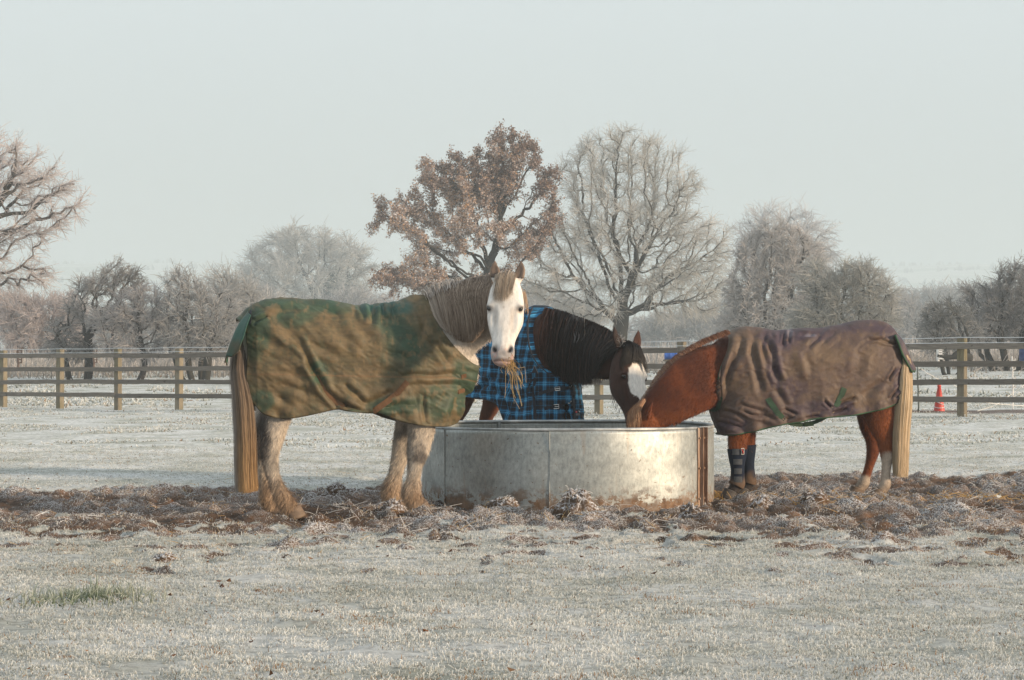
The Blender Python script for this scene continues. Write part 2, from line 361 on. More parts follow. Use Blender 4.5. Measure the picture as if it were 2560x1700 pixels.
# fallen leaves and droppings crumbs lying on the frost
nl = 330; lx, ly = scatter(nl, 7.2, 20); lz = gz(lx, ly)+.018; nn_ = nrm(np.stack([RNG.normal(0, .35, nl), RNG.normal(0, .35, nl), np.ones(nl)], -1)); t1 = nrm(np.cross(nn_, RNG.normal(0, 1, (nl, 3)))); t2 = np.cross(nn_, t1)
s1 = (.006+.014*RNG.random(nl)**2)[:, None]; s2 = s1*(.4+.5*RNG.random((nl, 1))); pc_ = np.stack([lx, ly, lz], -1); cu = nn_*s1*.5
Vl = np.stack([pc_-t1*s1+cu, pc_+t2*s2, pc_+t1*s1+cu, pc_-t2*s2], 1).reshape(-1, 3); lcol_ = np.array([[.20, .085, .035], [.12, .06, .03], [.28, .16, .09], [.09, .05, .035]])[RNG.integers(0, 4, nl)]
link('fallen_leaves', mesh_np('fallen_leaves', Vl, np.arange(nl*4).reshape(-1, 4), None, np.repeat(lcol_, 4, 0), False), frost_m, kind='stuff', label='brown fallen leaves and crumbs scattered over the frost', cat='leaves')
# loose clods of earth
clod_m = NT('clod'); cv = clod_m.coord('Object')
cb = clod_m.ramp(clod_m.noise(9, 5, .65, cv), [(.3, (.04, .027, .019)), (.6, (.12, .07, .038))])
geo = clod_m.n('ShaderNodeNewGeometry'); sz = clod_m.n('ShaderNodeSeparateXYZ'); clod_m.l(geo.outputs['Normal'], sz.inputs[0])
fz = clod_m.math('MULTIPLY', clod_m.ramp(clod_m.noise(55, 5, .7, cv), [(.48, 0), (.56, 1)]), clod_m.ramp(sz.outputs['Z'], [(.2, 0), (.8, 1)]))
clod_m.bump(clod_m.noise(60, 4, .7, cv), .6, .01); clod_m.set(Base_Color=clod_m.mix(fz, cb, (.6, .6, .63)), Roughness=.95)
def sphere_grid(nu, nv):
    u = np.linspace(0, 2*np.pi, nu, endpoint=False); v = np.linspace(0, np.pi, nv)
    U, Vv = np.meshgrid(u, v); S = np.stack([np.cos(U)*np.sin(Vv), np.sin(U)*np.sin(Vv), np.cos(Vv)], -1).reshape(-1, 3)
    i = np.arange(nv-1)[:, None]*nu; j = np.arange(nu)[None]; j2 = (j+1) % nu
    return S, np.stack([i+j, i+nu+j, i+nu+j2, i+j2], -1).reshape(-1, 4)
CL = [(1440, 1292, .15, .19, 'big straw-capped clod of earth in front of the trough wall'), (1728, 1288, .09, .12, 'domed clod of earth below the bright part of the trough'),
      (1262, 1283, .10, .10, 'frosty clod of earth below the left half of the trough'), (2040, 1262, .10, .10, 'large brown clod in front of the booted legs, toward the right horse hind feet'),
      (845, 1235, .10, .09, 'dark clod of earth between the grey horse hind and front feet'), (985, 1282, .09, .10, 'clod of earth against the grey horse far front foot'),
      (1905, 1262, .09, .09, 'ragged clod of earth just right of the booted front feet'), (410, 1402, .055, .035, 'small red-brown clod alone on the frosted grass at left')]
S0, SQ = sphere_grid(56, 34)
for k, (sx, sy, r, h, lab) in enumerate(CL):
    Y0 = CZ*FOC/(sy/2.5-HY); c = W(sx, sy, Y0); z0 = float(gz(np.array([c[0]]), np.array([c[1]]))[0])
    n = fbm(S0+k*7.3, 1.6, 3, 80+k)*.35+np.abs(vnoise(S0+k*3.1, 5, 90+k))*.22
    Vc = S0*(1+n)[:, None]*np.array([r, r*.8, h])
    e_ = empty('mud_clod', (c[0], c[1], z0), 0, lab, 'clod', 'loose clods of frozen earth')
    link('earth', mesh_np('earth', Vc, SQ), clod_m.m, e_)
    m = 260; ix = RNG.integers(0, len(S0), m); ix = ix[S0[ix, 2] > -.1]; m = len(ix); root = Vc[ix]*.97
    dd = nrm(S0[ix]*.8+RNG.normal(0, .8, (m, 3))+np.array([0, 0, -.1])); L = (.02+.07*RNG.random(m)**2)*(r/.12)
    t = np.linspace(0, 1, 4); Pp = root[:, None]+dd[:, None]*(L[:, None]*t)[..., None]; Pp[..., 2] -= (L*.5)[:, None]*t**2
    b_, t_ = cs(0, 0, m)
    ribbons(Pp, .0055, RNG.normal(0, 1, (m, 3))+np.array([0, -1.5, 0]), b_, .3, 'straw', frost_m, e_, tipcol=t_[:, None])
# ================================================================ trees
bark_m = attr_mat('bark', .9, .3, 3, bump=.4, bd=.02, bscale=14, spec=.1)
twig_m = attr_mat('frosty_twigs', .9, .18, .9, spec=.1, trans=.25)
def colonize(A, trunk, di, dk, step, rng, tropism=(0, 0, .12), iters=160, wig=.25):
    P = np.concatenate(trunk); par = []
    for t in trunk: b = len(par); par += [-1]+[b+q for q in range(len(t)-1)]
    A = A.copy()
    d = np.linalg.norm(A[:, None]-P[None], axis=2); nn = d.argmin(1); nd = d.min(1)
    nodes = [p for p in P]; cnt = {}
    for it in range(iters):
        act = nd < di
        if not act.any():
            k = nd.argmin(); act = np.zeros(len(A), bool); act[k] = True
        idx = nn[act]; dirs = nrm(A[act]-np.array(nodes)[idx])
        u, inv = np.unique(idx, return_inverse=True)
        S = np.zeros((len(u), 3)); np.add.at(S, inv, dirs)
        S = nrm(nrm(S)+np.array(tropism)+rng.normal(0, wig, (len(u), 3)))
        new = np.array(nodes)[u]+S*step
        keep = []
        for k, uu in enumerate(u):
            cnt[uu] = cnt.get(uu, 0)+1
            if cnt[uu] <= 3: keep.append(k)
        if not keep: 
            A = A[~act]; nn = nn[~act]; nd = nd[~act]
            if len(A) < 3: break
            continue
        new = new[keep]; u = u[keep]; b = len(nodes)
        nodes.extend(list(new)); par.extend([int(q) for q in u])
        d = np.linalg.norm(A[:, None]-new[None], axis=2); j = d.argmin(1); m = d[np.arange(len(A)), j]
        bt = m < nd; nn = np.where(bt, b+j, nn); nd = np.where(bt, m, nd)
        al = nd > dk; A, nn, nd = A[al], nn[al], nd[al]
        if len(A) < 3: break
    return np.array(nodes), np.array(par)
def frusta(P0, P1, r0, r1, seg=6):
    n = len(P0); T = nrm(P1-P0); s = np.where(np.abs(T[:, 2:3]) < .9, np.array([[0, 0, 1.]]), np.array([[1., 0, 0]])); S = nrm(np.cross(T, s)); U = np.cross(T, S)
    a = np.linspace(0, 2*np.pi, seg, endpoint=False)
    ring = S[:, None]*np.cos(a)[None, :, None]+U[:, None]*np.sin(a)[None, :, None]
    V = np.concatenate([P0[:, None]+ring*r0[:, None, None], P1[:, None]+ring*r1[:, None, None]], 1).reshape(-1, 3)
    b = (np.arange(n)*2*seg)[:, None]; k = np.arange(seg)[None]; k2 = (k+1) % seg
    return V, np.stack([b+k, b+k2, b+seg+k2, b+seg+k], -1).reshape(-1, 4)
def tree(name, label, cat, Y, base, blobs, natt=1500, di=2.2, dk=.55, step=.3, trunk_r=.3, fork=None, twigs=9, tl=(.35, .9), tw=(.018, .032),
         tcol=((.40, .37, .35), (.62, .585, .57)), bcol=(.075, .065, .05), leaves=0, lcol=None, lsize=(.10, .2), depth=.8, trop=(0, 0, .12), wig=.25, group=None,
         droop=.15, seed=1, ivy=None, rexp=2.3, tipr=.011, stems=1, spread=.5, sub=2):
    rng = np.random.default_rng(seed)
    c0 = W(base[0], base[1], Y); gx, gy = c0[0], Y; g = float(gz(np.array([gx]), np.array([gy]))[0]); root = np.array([gx, gy, g])
    B = []
    for bx, by, rx, ry in blobs:
        c = W(bx, by, Y); B.append((c, rx/2.5/FOC*Y, ry/2.5/FOC*Y))
    vol = np.array([b[1]**1.5*b[2]**.9 for b in B]); vol /= vol.sum()
    A = []
    for (c, rx, rz), v in zip(B, vol):
        n = max(12, int(natt*v)); q = rng.normal(0, 1, (n, 3)); q = q/np.linalg.norm(q, axis=1)[:, None]*(rng.random(n)**.42)[:, None]
        A.append(c+q*np.array([rx, rx*depth, rz]))
    A = np.concatenate(A); A = A[A[:, 2] > g+.25]
    fk = W(fork[0], fork[1], Y) if fork else np.array([gx, gy, max(A[:, 2].min()*.7+g*.3, g+.5)])
    L = np.linalg.norm(fk-root); nt = max(3, int(L/step))
    trs = []
    for q in range(stems):
        r0 = root+(np.array([math.cos(q*2.4+seed), .7*math.sin(q*2.4+seed), 0])*spread*(.35+.65*rng.random()) if stems > 1 else 0)-[0, 0, .15]
        f0 = fk+((r0-root)*1.9*np.array([1, 1, 0])+np.array([0, 0, rng.normal(0, .1)]) if stems > 1 else 0)
        trs.append(cr(np.array(([root-[0, 0, .3]] if stems > 1 else [])+[r0, r0+(f0-r0)*.5+rng.normal(0, .05, 3)*L*np.array([1, 1, 0]), f0]), nt))
    tr = trs[0]
    N_, par = colonize(A, trs, di, dk, step, rng, trop, wig=wig)
    n = len(N_)
    rr = np.full(n, tipr)
    acc = np.zeros(n)
    for k in range(n-1, -1, -1):
        if acc[k] == 0: acc[k] = tipr**rexp
        rr[k] = acc[k]**(1/rexp)
        if par[k] >= 0: acc[par[k]] += acc[k]
    f = trunk_r/rr[0]; rr = np.maximum(rr*(1+(f-1)*(rr/rr[0])**.52), tipr*.8)
    nt_ = np.arange(len(tr)); rr[nt_] *= 1+.5*np.exp(-nt_/1.6)*(L > 1)
    k = np.where(par >= 0)[0]; p = par[k]
    V, Q = frusta(N_[p], N_[k], np.minimum(rr[p], rr[k]*1.6+.003), rr[k], 7)
    o = empty(name, root, 0, label, cat, group); V = V-root
    c = np.array(bcol)*(1+.3*fbm(V, 1.5, 2, seed)[:, None])
    small = np.repeat(np.clip((.06-rr[k])/.05, 0, 1), 14)[:, None]; c = c*(1-small*.55)+np.array(tcol[0])*small*.55
    link('trunk', mesh_np('trunk', V, Q, None, c), bark_m, o)
    # twigs
    th = max(np.quantile(rr, .80), tipr*1.6); ix = np.where((rr < th) & (par >= 0))[0]
    dirs = nrm(N_[ix]-N_[par[ix]]); ctr = A.mean(0); R = np.repeat(np.arange(len(ix)), twigs); m = len(R)
    root_p = N_[ix][R]-(N_[ix]-N_[par[ix]])[R]*rng.random((m, 1)); outw = nrm(root_p-ctr)
    dd = nrm(dirs[R]*.8+outw*.35+rng.normal(0, .55, (m, 3))+np.array([0, 0, .12])); ln = tl[0]+(tl[1]-tl[0])*rng.random(m)
    kk = 4; t = np.linspace(0, 1, kk); Pp = root_p[:, None]+dd[:, None]*(ln[:, None]*t)[..., None]
    Pp += np.cumsum(rng.normal(0, .05, (m, kk, 3))*ln[:, None, None], 1)*t[None, :, None]; Pp[..., 2] -= (ln*droop)[:, None]*t**2
    tw_ = tw[0]+(tw[1]-tw[0])*rng.random(m)
    allP = [Pp]; allW = [tw_]
    for s_ in range(sub):   # side twigs
        q = .3+.5*rng.random(m); a0 = root_p+dd*(ln*q)[:, None]; d2 = nrm(dd+rng.normal(0, .75, (m, 3))); l2 = ln*.55*(.5+rng.random(m))
        P2 = a0[:, None]+d2[:, None]*(l2[:, None]*t)[..., None]; P2[..., 2] -= (l2*droop)[:, None]*t**2; allP.append(P2); allW.append(tw_*.8)
    Pp = np.concatenate(allP); wd = np.concatenate(allW); m = len(Pp)
    cl = fbm(Pp[:, 0]-root, .45, 3, seed+5)[:, None]*.5+.5+rng.normal(0, .18, (m, 1)); cl = np.clip(cl, 0, 1)
    cb = np.array(tcol[0])*(1-cl)+np.array(tcol[1])*cl
    ribbons(Pp-root, wd, rng.normal(0, .5, (m, 3))+np.array([0, -1., 0]), cb, .4, 'crown', twig_m, o)
    if leaves:
        ix2 = rng.integers(0, len(Pp), leaves); pos = Pp[ix2, rng.integers(1, kk, leaves)]+rng.normal(0, .07, (leaves, 3))
        clump = fbm(pos-root, .55, 3, seed+31); kp = clump+rng.normal(0, .15, leaves) > -.26; pos = pos[kp]; m = len(pos)
        nn_ = nrm(rng.normal(0, 1, (m, 3))); t1 = nrm(np.cross(nn_, rng.normal(0, 1, (m, 3)))); t2 = np.cross(nn_, t1)
        s1 = (lsize[0]+(lsize[1]-lsize[0])*rng.random(m))[:, None]*.5; s2 = s1*.55
        Vl = np.stack([pos-t1*s1, pos+t2*s2, pos+t1*s1, pos-t2*s2], 1).reshape(-1, 3)-root
        Ql = np.arange(m*4).reshape(-1, 4); lc = np.array(lcol); wv = np.clip(.5+.75*fbm(pos-root, .35, 3, seed+9)+rng.normal(0, .25, m), 0, .999)
        cc_ = lc[(wv*len(lc)).astype(int)]*(.75+.5*rng.random((m, 1)))
        link('foliage', mesh_np('foliage', Vl, Ql, None, np.repeat(cc_, 4, 0), False), twig_m, o)
    if ivy:
        bx, by, rx, ry, m = ivy; c = W(bx, by, Y); q = rng.normal(0, .45, (m, 3))*np.array([rx, rx, ry])/2.5/FOC*Y; pos = c+q
        nn_ = nrm(rng.normal(0, 1, (m, 3))); t1 = nrm(np.cross(nn_, rng.normal(0, 1, (m, 3)))); t2 = np.cross(nn_, t1); s1 = .08+.12*rng.random((m, 1))
        Vl = np.stack([pos-t1*s1, pos+t2*s1*.7, pos+t1*s1, pos-t2*s1*.7], 1).reshape(-1, 3)-root
        link('ivy', mesh_np('ivy', Vl, np.arange(m*4).reshape(-1, 4), None, np.repeat(np.array([.05, .065, .04])*(.6+.9*rng.random((m, 1))), 4, 0), False), twig_m, o)
    return o
PINK = ((.38, .32, .30), (.74, .66, .63)); GREYW = ((.38, .37, .34), (.74, .70, .66)); DARK = ((.10, .095, .085), (.30, .29, .275)); WHT = ((.45, .43, .43), (.68, .66, .655))
tree('oak_tree', 'frosted oak reaching in from the left edge, its trunk outside the picture', 'tree', 84, (-190, 905),
     [(-60, 470, 200, 90), (70, 440, 110, 60), (20, 390, 90, 55), (150, 500, 85, 55), (200, 530, 50, 24), (-150, 380, 160, 90), (-200, 560, 200, 100), (30, 570, 110, 45), (80, 690, 80, 32), (-20, 700, 90, 40), (-60, 640, 100, 45)],
     2600, 2.4, .55, .30, .55, (-150, 700), 8, (.3, .75), (.018, .03), PINK, (.05, .042, .032), wig=.4, seed=3, droop=.1)
tree('oak_tree', 'tall oak still holding brown frosted leaves, behind the grey horse head', 'tree', 105, (1218, 905),
     [(1275, 375, 85, 55), (1150, 420, 60, 45), (1100, 440, 70, 45), (1340, 450, 70, 60), (1200, 470, 120, 60), (1010, 530, 80, 34), (950, 500, 30, 16), (1050, 580, 90, 36), (1370, 540, 45, 60), (1190, 560, 110, 55), (1290, 590, 80, 50), (985, 700, 70, 34), (1080, 700, 100, 36), (1230, 690, 90, 40), (940, 560, 36, 18), (1080, 640, 90, 26)],
     2300, 2.2, .6, .3, .34, (1222, 700), 5, (.25, .6), (.016, .028), ((.22, .17, .15), (.50, .42, .39)), (.04, .034, .026), leaves=92000,
     lcol=((.22, .15, .12), (.34, .235, .195), (.46, .34, .28), (.56, .43, .36), (.56, .34, .19), (.66, .58, .54), (.70, .63, .60)), lsize=(.07, .15), wig=.42, seed=8)
tree('bare_tree', 'tall leafless frosted tree in the middle, right of the leafy oak', 'tree', 110, (1553, 905),
     [(1560, 400, 150, 80), (1480, 460, 110, 70), (1640, 480, 130, 80), (1560, 570, 210, 90), (1720, 600, 120, 80), (1640, 690, 200, 80), (1430, 610, 130, 80), (1400, 700, 120, 60), (1770, 680, 80, 60), (1340, 720, 60, 34), (1800, 620, 50, 50), (1600, 365, 70, 40), (1500, 760, 130, 40), (1690, 770, 120, 34)],
     4000, 2.3, .57, .30, .38, (1556, 790), 9, (.35, .9), (.016, .027), GREYW, (.034, .030, .022), seed=12, wig=.26, tipr=.013, trop=(0, 0, .03), rexp=2.5)
tree('bare_tree', 'wide domed leafless tree faded by mist, above the grey horse rump', 'tree', 320, (790, 900),
     [(755, 650, 150, 85), (690, 690, 110, 70), (830, 670, 110, 85), (760, 720, 170, 60), (640, 720, 60, 45), (890, 720, 50, 50)],
     2500, 7.0, 1.7, .9, .8, (800, 790), 15, (1.0, 2.4), (.06, .10), ((.27, .26, .24), (.62, .59, .56)), (.05, .047, .038), seed=17, wig=.2, ivy=(835, 715, 50, 42, 2600))
tree('frosted_tree', 'dense white-frosted tree right of the tall leafless tree', 'tree', 100, (1925, 905),
     [(1900, 640, 60, 70), (1950, 610, 80, 60), (1880, 720, 70, 90), (1960, 700, 90, 90), (2010, 650, 60, 60), (1930, 790, 110, 50), (2040, 720, 50, 60), (1860, 820, 70, 50), (2000, 830, 90, 40)],
     4600, 1.9, .36, .24, .16, (1925, 880), 13, (.25, .6), (.02, .036), ((.36, .33, .31), (.72, .68, .66)), (.06, .055, .045), seed=22, stems=4)
tree('frosted_tree', 'slim upright frosted crown rising behind the dense white tree', 'tree', 210, (1940, 900),
     [(1930, 560, 60, 45), (1880, 590, 50, 50), (2000, 570, 50, 50), (2060, 620, 40, 60), (1950, 620, 110, 50)],
     1500, 4.2, 1.05, .58, .4, (1945, 740), 9, (.9, 2.0), (.042, .063), WHT, (.12, .11, .1), trop=(0, 0, .5), seed=25)
G1 = 'thorn bushes along the field edge'
tree('thorn_bush', 'grey-green thorn bush between the white tree and the right-hand horse', 'bush', 82, (2110, 905),
     [(2090, 740, 80, 70), (2170, 730, 70, 50), (2060, 800, 90, 50), (2190, 790, 60, 50), (2140, 690, 60, 40), (2040, 700, 40, 50)],
     3600, 1.6, .30, .20, .07, (2110, 880), 11, (.25, .65), (.015, .026), ((.19, .185, .16), (.54, .52, .49)), (.05, .048, .036), seed=31, stems=5, group=G1)
tree('thorn_bush', 'dark thorn bush rising at the right edge behind the fence', 'bush', 74, (2520, 905),
     [(2510, 760, 70, 60), (2540, 700, 50, 40), (2470, 800, 60, 50), (2560, 790, 70, 70), (2430, 740, 30, 30), (2600, 740, 60, 60)],
     3400, 1.5, .28, .18, .07, (2510, 880), 12, (.2, .6), (.014, .024), ((.13, .125, .12), (.36, .35, .35)), (.035, .032, .028), seed=35, stems=4, group=G1)
tree('thorn_bush', 'low dark bush behind the fence just left of the right-hand post', 'bush', 70, (2375, 912),
     [(2370, 800, 60, 45), (2350, 850, 50, 36), (2410, 840, 50, 40)],
     1900, 1.4, .26, .17, .06, (2375, 885), 12, (.2, .5), (.014, .024), ((.14, .14, .13), (.38, .37, .365)), (.035, .033, .028), seed=37, stems=4, group=G1)
tree('thorn_bush', 'arching dark hawthorn behind the fence at left, top of the left group', 'bush', 72, (205, 905),
     [(300, 690, 55, 28), (250, 715, 60, 30), (200, 770, 45, 40), (340, 720, 30, 26), (170, 820, 45, 40), (260, 790, 70, 40), (320, 690, 40, 20), (180, 870, 70, 26)],
     2600, 1.5, .29, .18, .09, (195, 850), 10, (.2, .5), (.014, .024), ((.15, .14, .13), (.46, .44, .43)), (.035, .03, .026), seed=41, stems=2, wig=.45, group=G1)
tree('thorn_bush', 'two-stemmed hawthorn with spreading crown behind the second fence bay', 'bush', 70, (325, 905),
     [(330, 790, 65, 45), (270, 800, 45, 40), (390, 800, 50, 40), (350, 750, 60, 30), (330, 865, 80, 28)],
     2300, 1.4, .28, .17, .09, (322, 872), 10, (.2, .5), (.014, .024), ((.17, .16, .155), (.50, .47, .465)), (.04, .034, .03), seed=44, stems=2, wig=.4, group=G1)
tree('thorn_bush', 'tangled grey thorn bush left of the grey horse rump', 'bush', 70, (500, 905),
     [(470, 750, 70, 50), (430, 800, 50, 50), (520, 800, 60, 60), (560, 780, 40, 60), (450, 700, 40, 24), (500, 850, 100, 44)],
     3600, 1.5, .28, .18, .08, (498, 880), 11, (.2, .6), (.014, .024), ((.19, .18, .17), (.54, .52, .51)), (.04, .036, .028), seed=47, stems=4, group=G1)
tree('thorn_bush', 'pale arching bush with long bent stems beside the grey horse tail', 'bush', 84, (600, 905),
     [(600, 760, 60, 60), (560, 720, 40, 40), (640, 800, 70, 60), (590, 840, 80, 50)],
     1900, 1.8, .34, .22, .07, (600, 885), 10, (.4, 1.0), (.015, .026), ((.26, .25, .24), (.62, .60, .58)), (.06, .055, .045), seed=49, stems=5, trop=(.1, 0, .3), group=G1)
tree('frosted_bush', 'pinkish white frosted bush behind the first fence bays at left', 'bush', 98, (110, 905),
     [(100, 800, 90, 60), (160, 780, 60, 50), (40, 790, 60, 60), (110, 850, 110, 40)],
     2800, 1.9, .36, .24, .07, (110, 885), 12, (.3, .7), (.02, .034), ((.40, .33, .31), (.64, .57, .55)), (.1, .08, .07), seed=53, stems=5)
FAR = 'misty trees behind the front row'
k = 60
for nm, lb, Y, b, bl, na in (
    ('misty_tree', 'misty rounded tree low at the far left edge', 150, (20, 900), [(20, 800, 80, 70), (-40, 780, 80, 60)], 700),
    ('misty_tree', 'misty bush row between the left bushes and the domed tree', 150, (640, 900), [(640, 770, 90, 50), (560, 790, 60, 40)], 800),
    ('misty_tree', 'pinkish misty bush above the middle of the green rug', 135, (880, 905), [(880, 770, 90, 40), (960, 780, 70, 40), (800, 790, 60, 40)], 900),
    ('misty_tree', 'misty thicket between the leafy oak and the tall leafless tree', 165, (1400, 900), [(1400, 800, 110, 60), (1330, 770, 60, 50)], 800),
    ('misty_tree', 'misty grey thicket under the right side of the tall leafless tree', 135, (1690, 905), [(1680, 830, 90, 46), (1760, 820, 90, 50), (1830, 790, 60, 60), (1610, 840, 60, 40)], 1500),
    ('misty_tree', 'thin misty saplings between the right horse rump and the low bush', 110, (2260, 905), [(2250, 790, 50, 60), (2300, 810, 50, 50)], 700),
    ('misty_tree', 'white misty bush mass low behind the first two thorn bushes', 125, (330, 905), [(330, 820, 130, 50), (420, 840, 90, 40), (230, 850, 90, 40)], 1200),
    ('misty_tree', 'misty brush below the leafy oak', 130, (1130, 905), [(1060, 800, 120, 50), (1180, 790, 90, 60), (1250, 810, 70, 50)], 1200),
    ('misty_tree', 'misty brush behind the dense white tree and thorn bush', 128, (2060, 905), [(2000, 830, 130, 50), (2140, 830, 80, 46), (2220, 840, 60, 40)], 1300),
    ('misty_tree', 'low misty thicket behind the right-hand fence post', 120, (2460, 905), [(2380, 820, 110, 40), (2500, 830, 90, 40), (2300, 850, 60, 30)], 1200),
    ('misty_tree', 'pale misty tree line above the fence toward the right edge', 190, (2400, 895), [(2380, 765, 130, 44), (2480, 755, 90, 44), (2270, 775, 80, 40), (2150, 780, 80, 40)], 1300)):
    k += 3; Y *= 1.75
    tree(nm, lb, 'tree', Y, b, bl, int(na*2.2), 2.8*Y/110, .42*Y/110, .28*Y/110, .09, (b[0], 885), 12, (.35*Y/110, .8*Y/110), (.024*Y/110, .040*Y/110), ((.22, .21, .20), (.54, .51, .50)), (.07, .06, .05), seed=k, group=FAR, stems=4, spread=1.2)
# far-off hedges and woods on the hillside across the valley: nobody could count them
nw = 90000; fy = 480+1500*RNG.random(nw); fx = (RNG.random(nw)*2-1)*(.24*fy*1.5+5)
def farkeep(X, Y):
    hedge = np.abs(np.sin(Y*.018+1.2*vnoise(np.stack([X*.008, Y*.004], -1), 1, 5))) < .06
    hedge |= np.abs(np.sin(X*.010+.9*vnoise(np.stack([X*.004, Y*.004], -1), 1, 6)+Y*.002)) < .012
    return (hedge & (vnoise(np.stack([X, Y], -1), .03, 8) > -.3)) | (fbm(np.stack([X, Y*.6], -1), .005, 3, 15) > .34)
blades(0, 0, 0, (2.5, 7.0), (2.2, 5.0), farkeep, 'distant_woods', twig_m, lambda X, Y, n: (np.array([.16, .165, .15])*(.7+.6*RNG.random((n, 1))), np.array([.33, .33, .31])+0*RNG.random((n, 1))), label='faint hedges and woods on the hillside across the misty valley', XY=(fx, fy), cat='wood', lean=.35)
# low undergrowth and rank grass along the field edge
nu_ = 42000; fy = 73+50*RNG.random(nu_); fx = (RNG.random(nu_)*2-1)*(.2327*fy*1.2)
blades(0, 0, 0, (.3, 1.25), (.025, .05), lambda X, Y: fbm(np.stack([X, Y], -1), .22, 3, 19) > -.12, 'undergrowth', twig_m, lambda X, Y, n: (np.array([.26, .23, .20])*(.6+.8*RNG.random((n, 1))), np.array([.60, .55, .52])*(.8+.4*RNG.random((n, 1)))), label='frosted weeds and brambles at the feet of the bushes', XY=(fx, fy), cat='undergrowth', lean=.5)
# ================================================================ paddock fence
FA = np.array([-9.985, 48.6]); FB = np.array([7.507, 36.7]); FD = (FB-FA)/np.linalg.norm(FB-FA); FN = np.array([FD[1], -FD[0]])   # FN points to the camera
if FN[1] > 0: FN = -FN
def fence_at(px):
    k = (px-CX)/FOC; t = (k*FA[1]-FA[0])/(FD[0]-k*FD[1]); return FA+FD*t
wood = NT('fence_wood'); wv = wood.coord('Object', (1, 1, 1))
wa = wood.n('ShaderNodeAttribute', attribute_name='col').outputs['Color']
wn = wood.ramp(wood.noise(6, 6, .7, wood.coord('Object', (6, 6, .8))), [(.25, .55), (.55, 1), (.8, 1.3)])
algae = wood.ramp(wood.noise(2.2, 4, .6, wv), [(.45, 0), (.62, 1)])
wc = wood.mix(wood.math('MULTIPLY', algae, .5), wa, (.17, .15, .07))
gz_ = wood.n('ShaderNodeNewGeometry'); s_ = wood.n('ShaderNodeSeparateXYZ'); wood.l(gz_.outputs['Normal'], s_.inputs[0])
wc = wood.mix(wood.math('MULTIPLY', wood.ramp(s_.outputs['Z'], [(.7, 0), (.9, 1)]), .9), wood.mix(1, wc, wn, 'MULTIPLY'), (.62, .62, .62))
wood.bump(wood.noise(20, 5, .7, wood.coord('Object', (8, 8, 1))), .5, .01); wood.set(Base_Color=wc, Roughness=.85, Specular_IOR_Level=.2)
rail_m = NT('rail_wood'); rv = rail_m.coord('Object'); ra = rail_m.n('ShaderNodeAttribute', attribute_name='col').outputs['Color']
rn = rail_m.ramp(rail_m.noise(3, 6, .7, rail_m.coord('Object', (1.5, 1.5, 16))), [(.25, .55), (.55, 1), (.8, 1.35)])
rk = rail_m.ramp(rail_m.noise(9, 3, .6, rv), [(.66, 0), (.70, 1)])
rc = rail_m.mix(rail_m.math('MULTIPLY', rk, .7), rail_m.mix(1, ra, rn, 'MULTIPLY'), (.05, .04, .03))
g2_ = rail_m.n('ShaderNodeNewGeometry'); s2_ = rail_m.n('ShaderNodeSeparateXYZ'); rail_m.l(g2_.outputs['Normal'], s2_.inputs[0])
rc = rail_m.mix(rail_m.math('MULTIPLY', rail_m.ramp(s2_.outputs['Z'], [(.7, 0), (.9, 1)]), .92), rc, (.66, .67, .67))
rail_m.bump(rail_m.noise(30, 5, .7, rail_m.coord('Object', (2, 2, 14))), .4, .008); rail_m.set(Base_Color=rc, Roughness=.85, Specular_IOR_Level=.2)
metal_m = plain('dull_metal', (.35, .35, .35), .45, .9, .2, 40, .1)
rope_m = plain('frosted_rope', (.66, .68, .70), .8, 0, .12, 60, .2)
fence = empty('post_and_rail_fence', (FA[0], FA[1], 0), 0, 'long timber post-and-rail fence with four rails crossing the field behind the horses', 'fence')
PX = [-116, -56, 3.5, 60, 118, 179, 241, 305, 371, 441, 516, 598.8, 682, 771, 865, 962, 1067, 1180]
H = []; rz = math.atan2(FD[1], FD[0])
for j, px in enumerate(PX):
    p = fence_at(px); g = float(gbase(np.array([p[0]]), np.array([p[1]]))[0]); H.append((p, g))
    V = []; a = .062+.004*RNG.random(); hgt = 1.30+RNG.normal(0, .008); ln = RNG.normal(0, .008, 2)
    prof = [(-.25, 1), (.3, 1), (.8, 1), (hgt-.012, 1), (hgt, .93)]
    for z, s in prof:
        for cx_, cy_ in ((-1, -1), (-.9, -1), (.9, -1), (1, -1), (1, -.9), (1, .9), (1, 1), (.9, 1), (-.9, 1), (-1, 1), (-1, .9), (-1, -.9)):
            m_ = max(abs(cx_), abs(cy_)); c_ = .94 if abs(cx_) == 1 and abs(cy_) == 1 else 1
            q = FD*(cx_*a*s*c_)+(-FN)*(cy_*a*s*c_)+FD*(ln[0]*z); V.append([q[0], q[1]+ln[1]*z, z])
    V = np.array(V); Q = []; s12 = 12
    for r in range(len(prof)-1):
        for k in range(12): Q.append([r*12+k, r*12+(k+1) % 12, (r+1)*12+(k+1) % 12, (r+1)*12+k])
    V = np.concatenate([V, [V[-12:].mean(0)]]); T = [[len(V)-13+k, len(V)-13+(k+1) % 12, len(V)-1] for k in range(12)]
    V += np.array([p[0]-FA[0], p[1]-FA[1], g])
    tone = .85+.3*RNG.random(); c = np.tile(np.array([.235, .20, .145])*tone, (len(V), 1))
    link('post', mesh_np('post', V, Q, T, c, False), wood.m, fence)
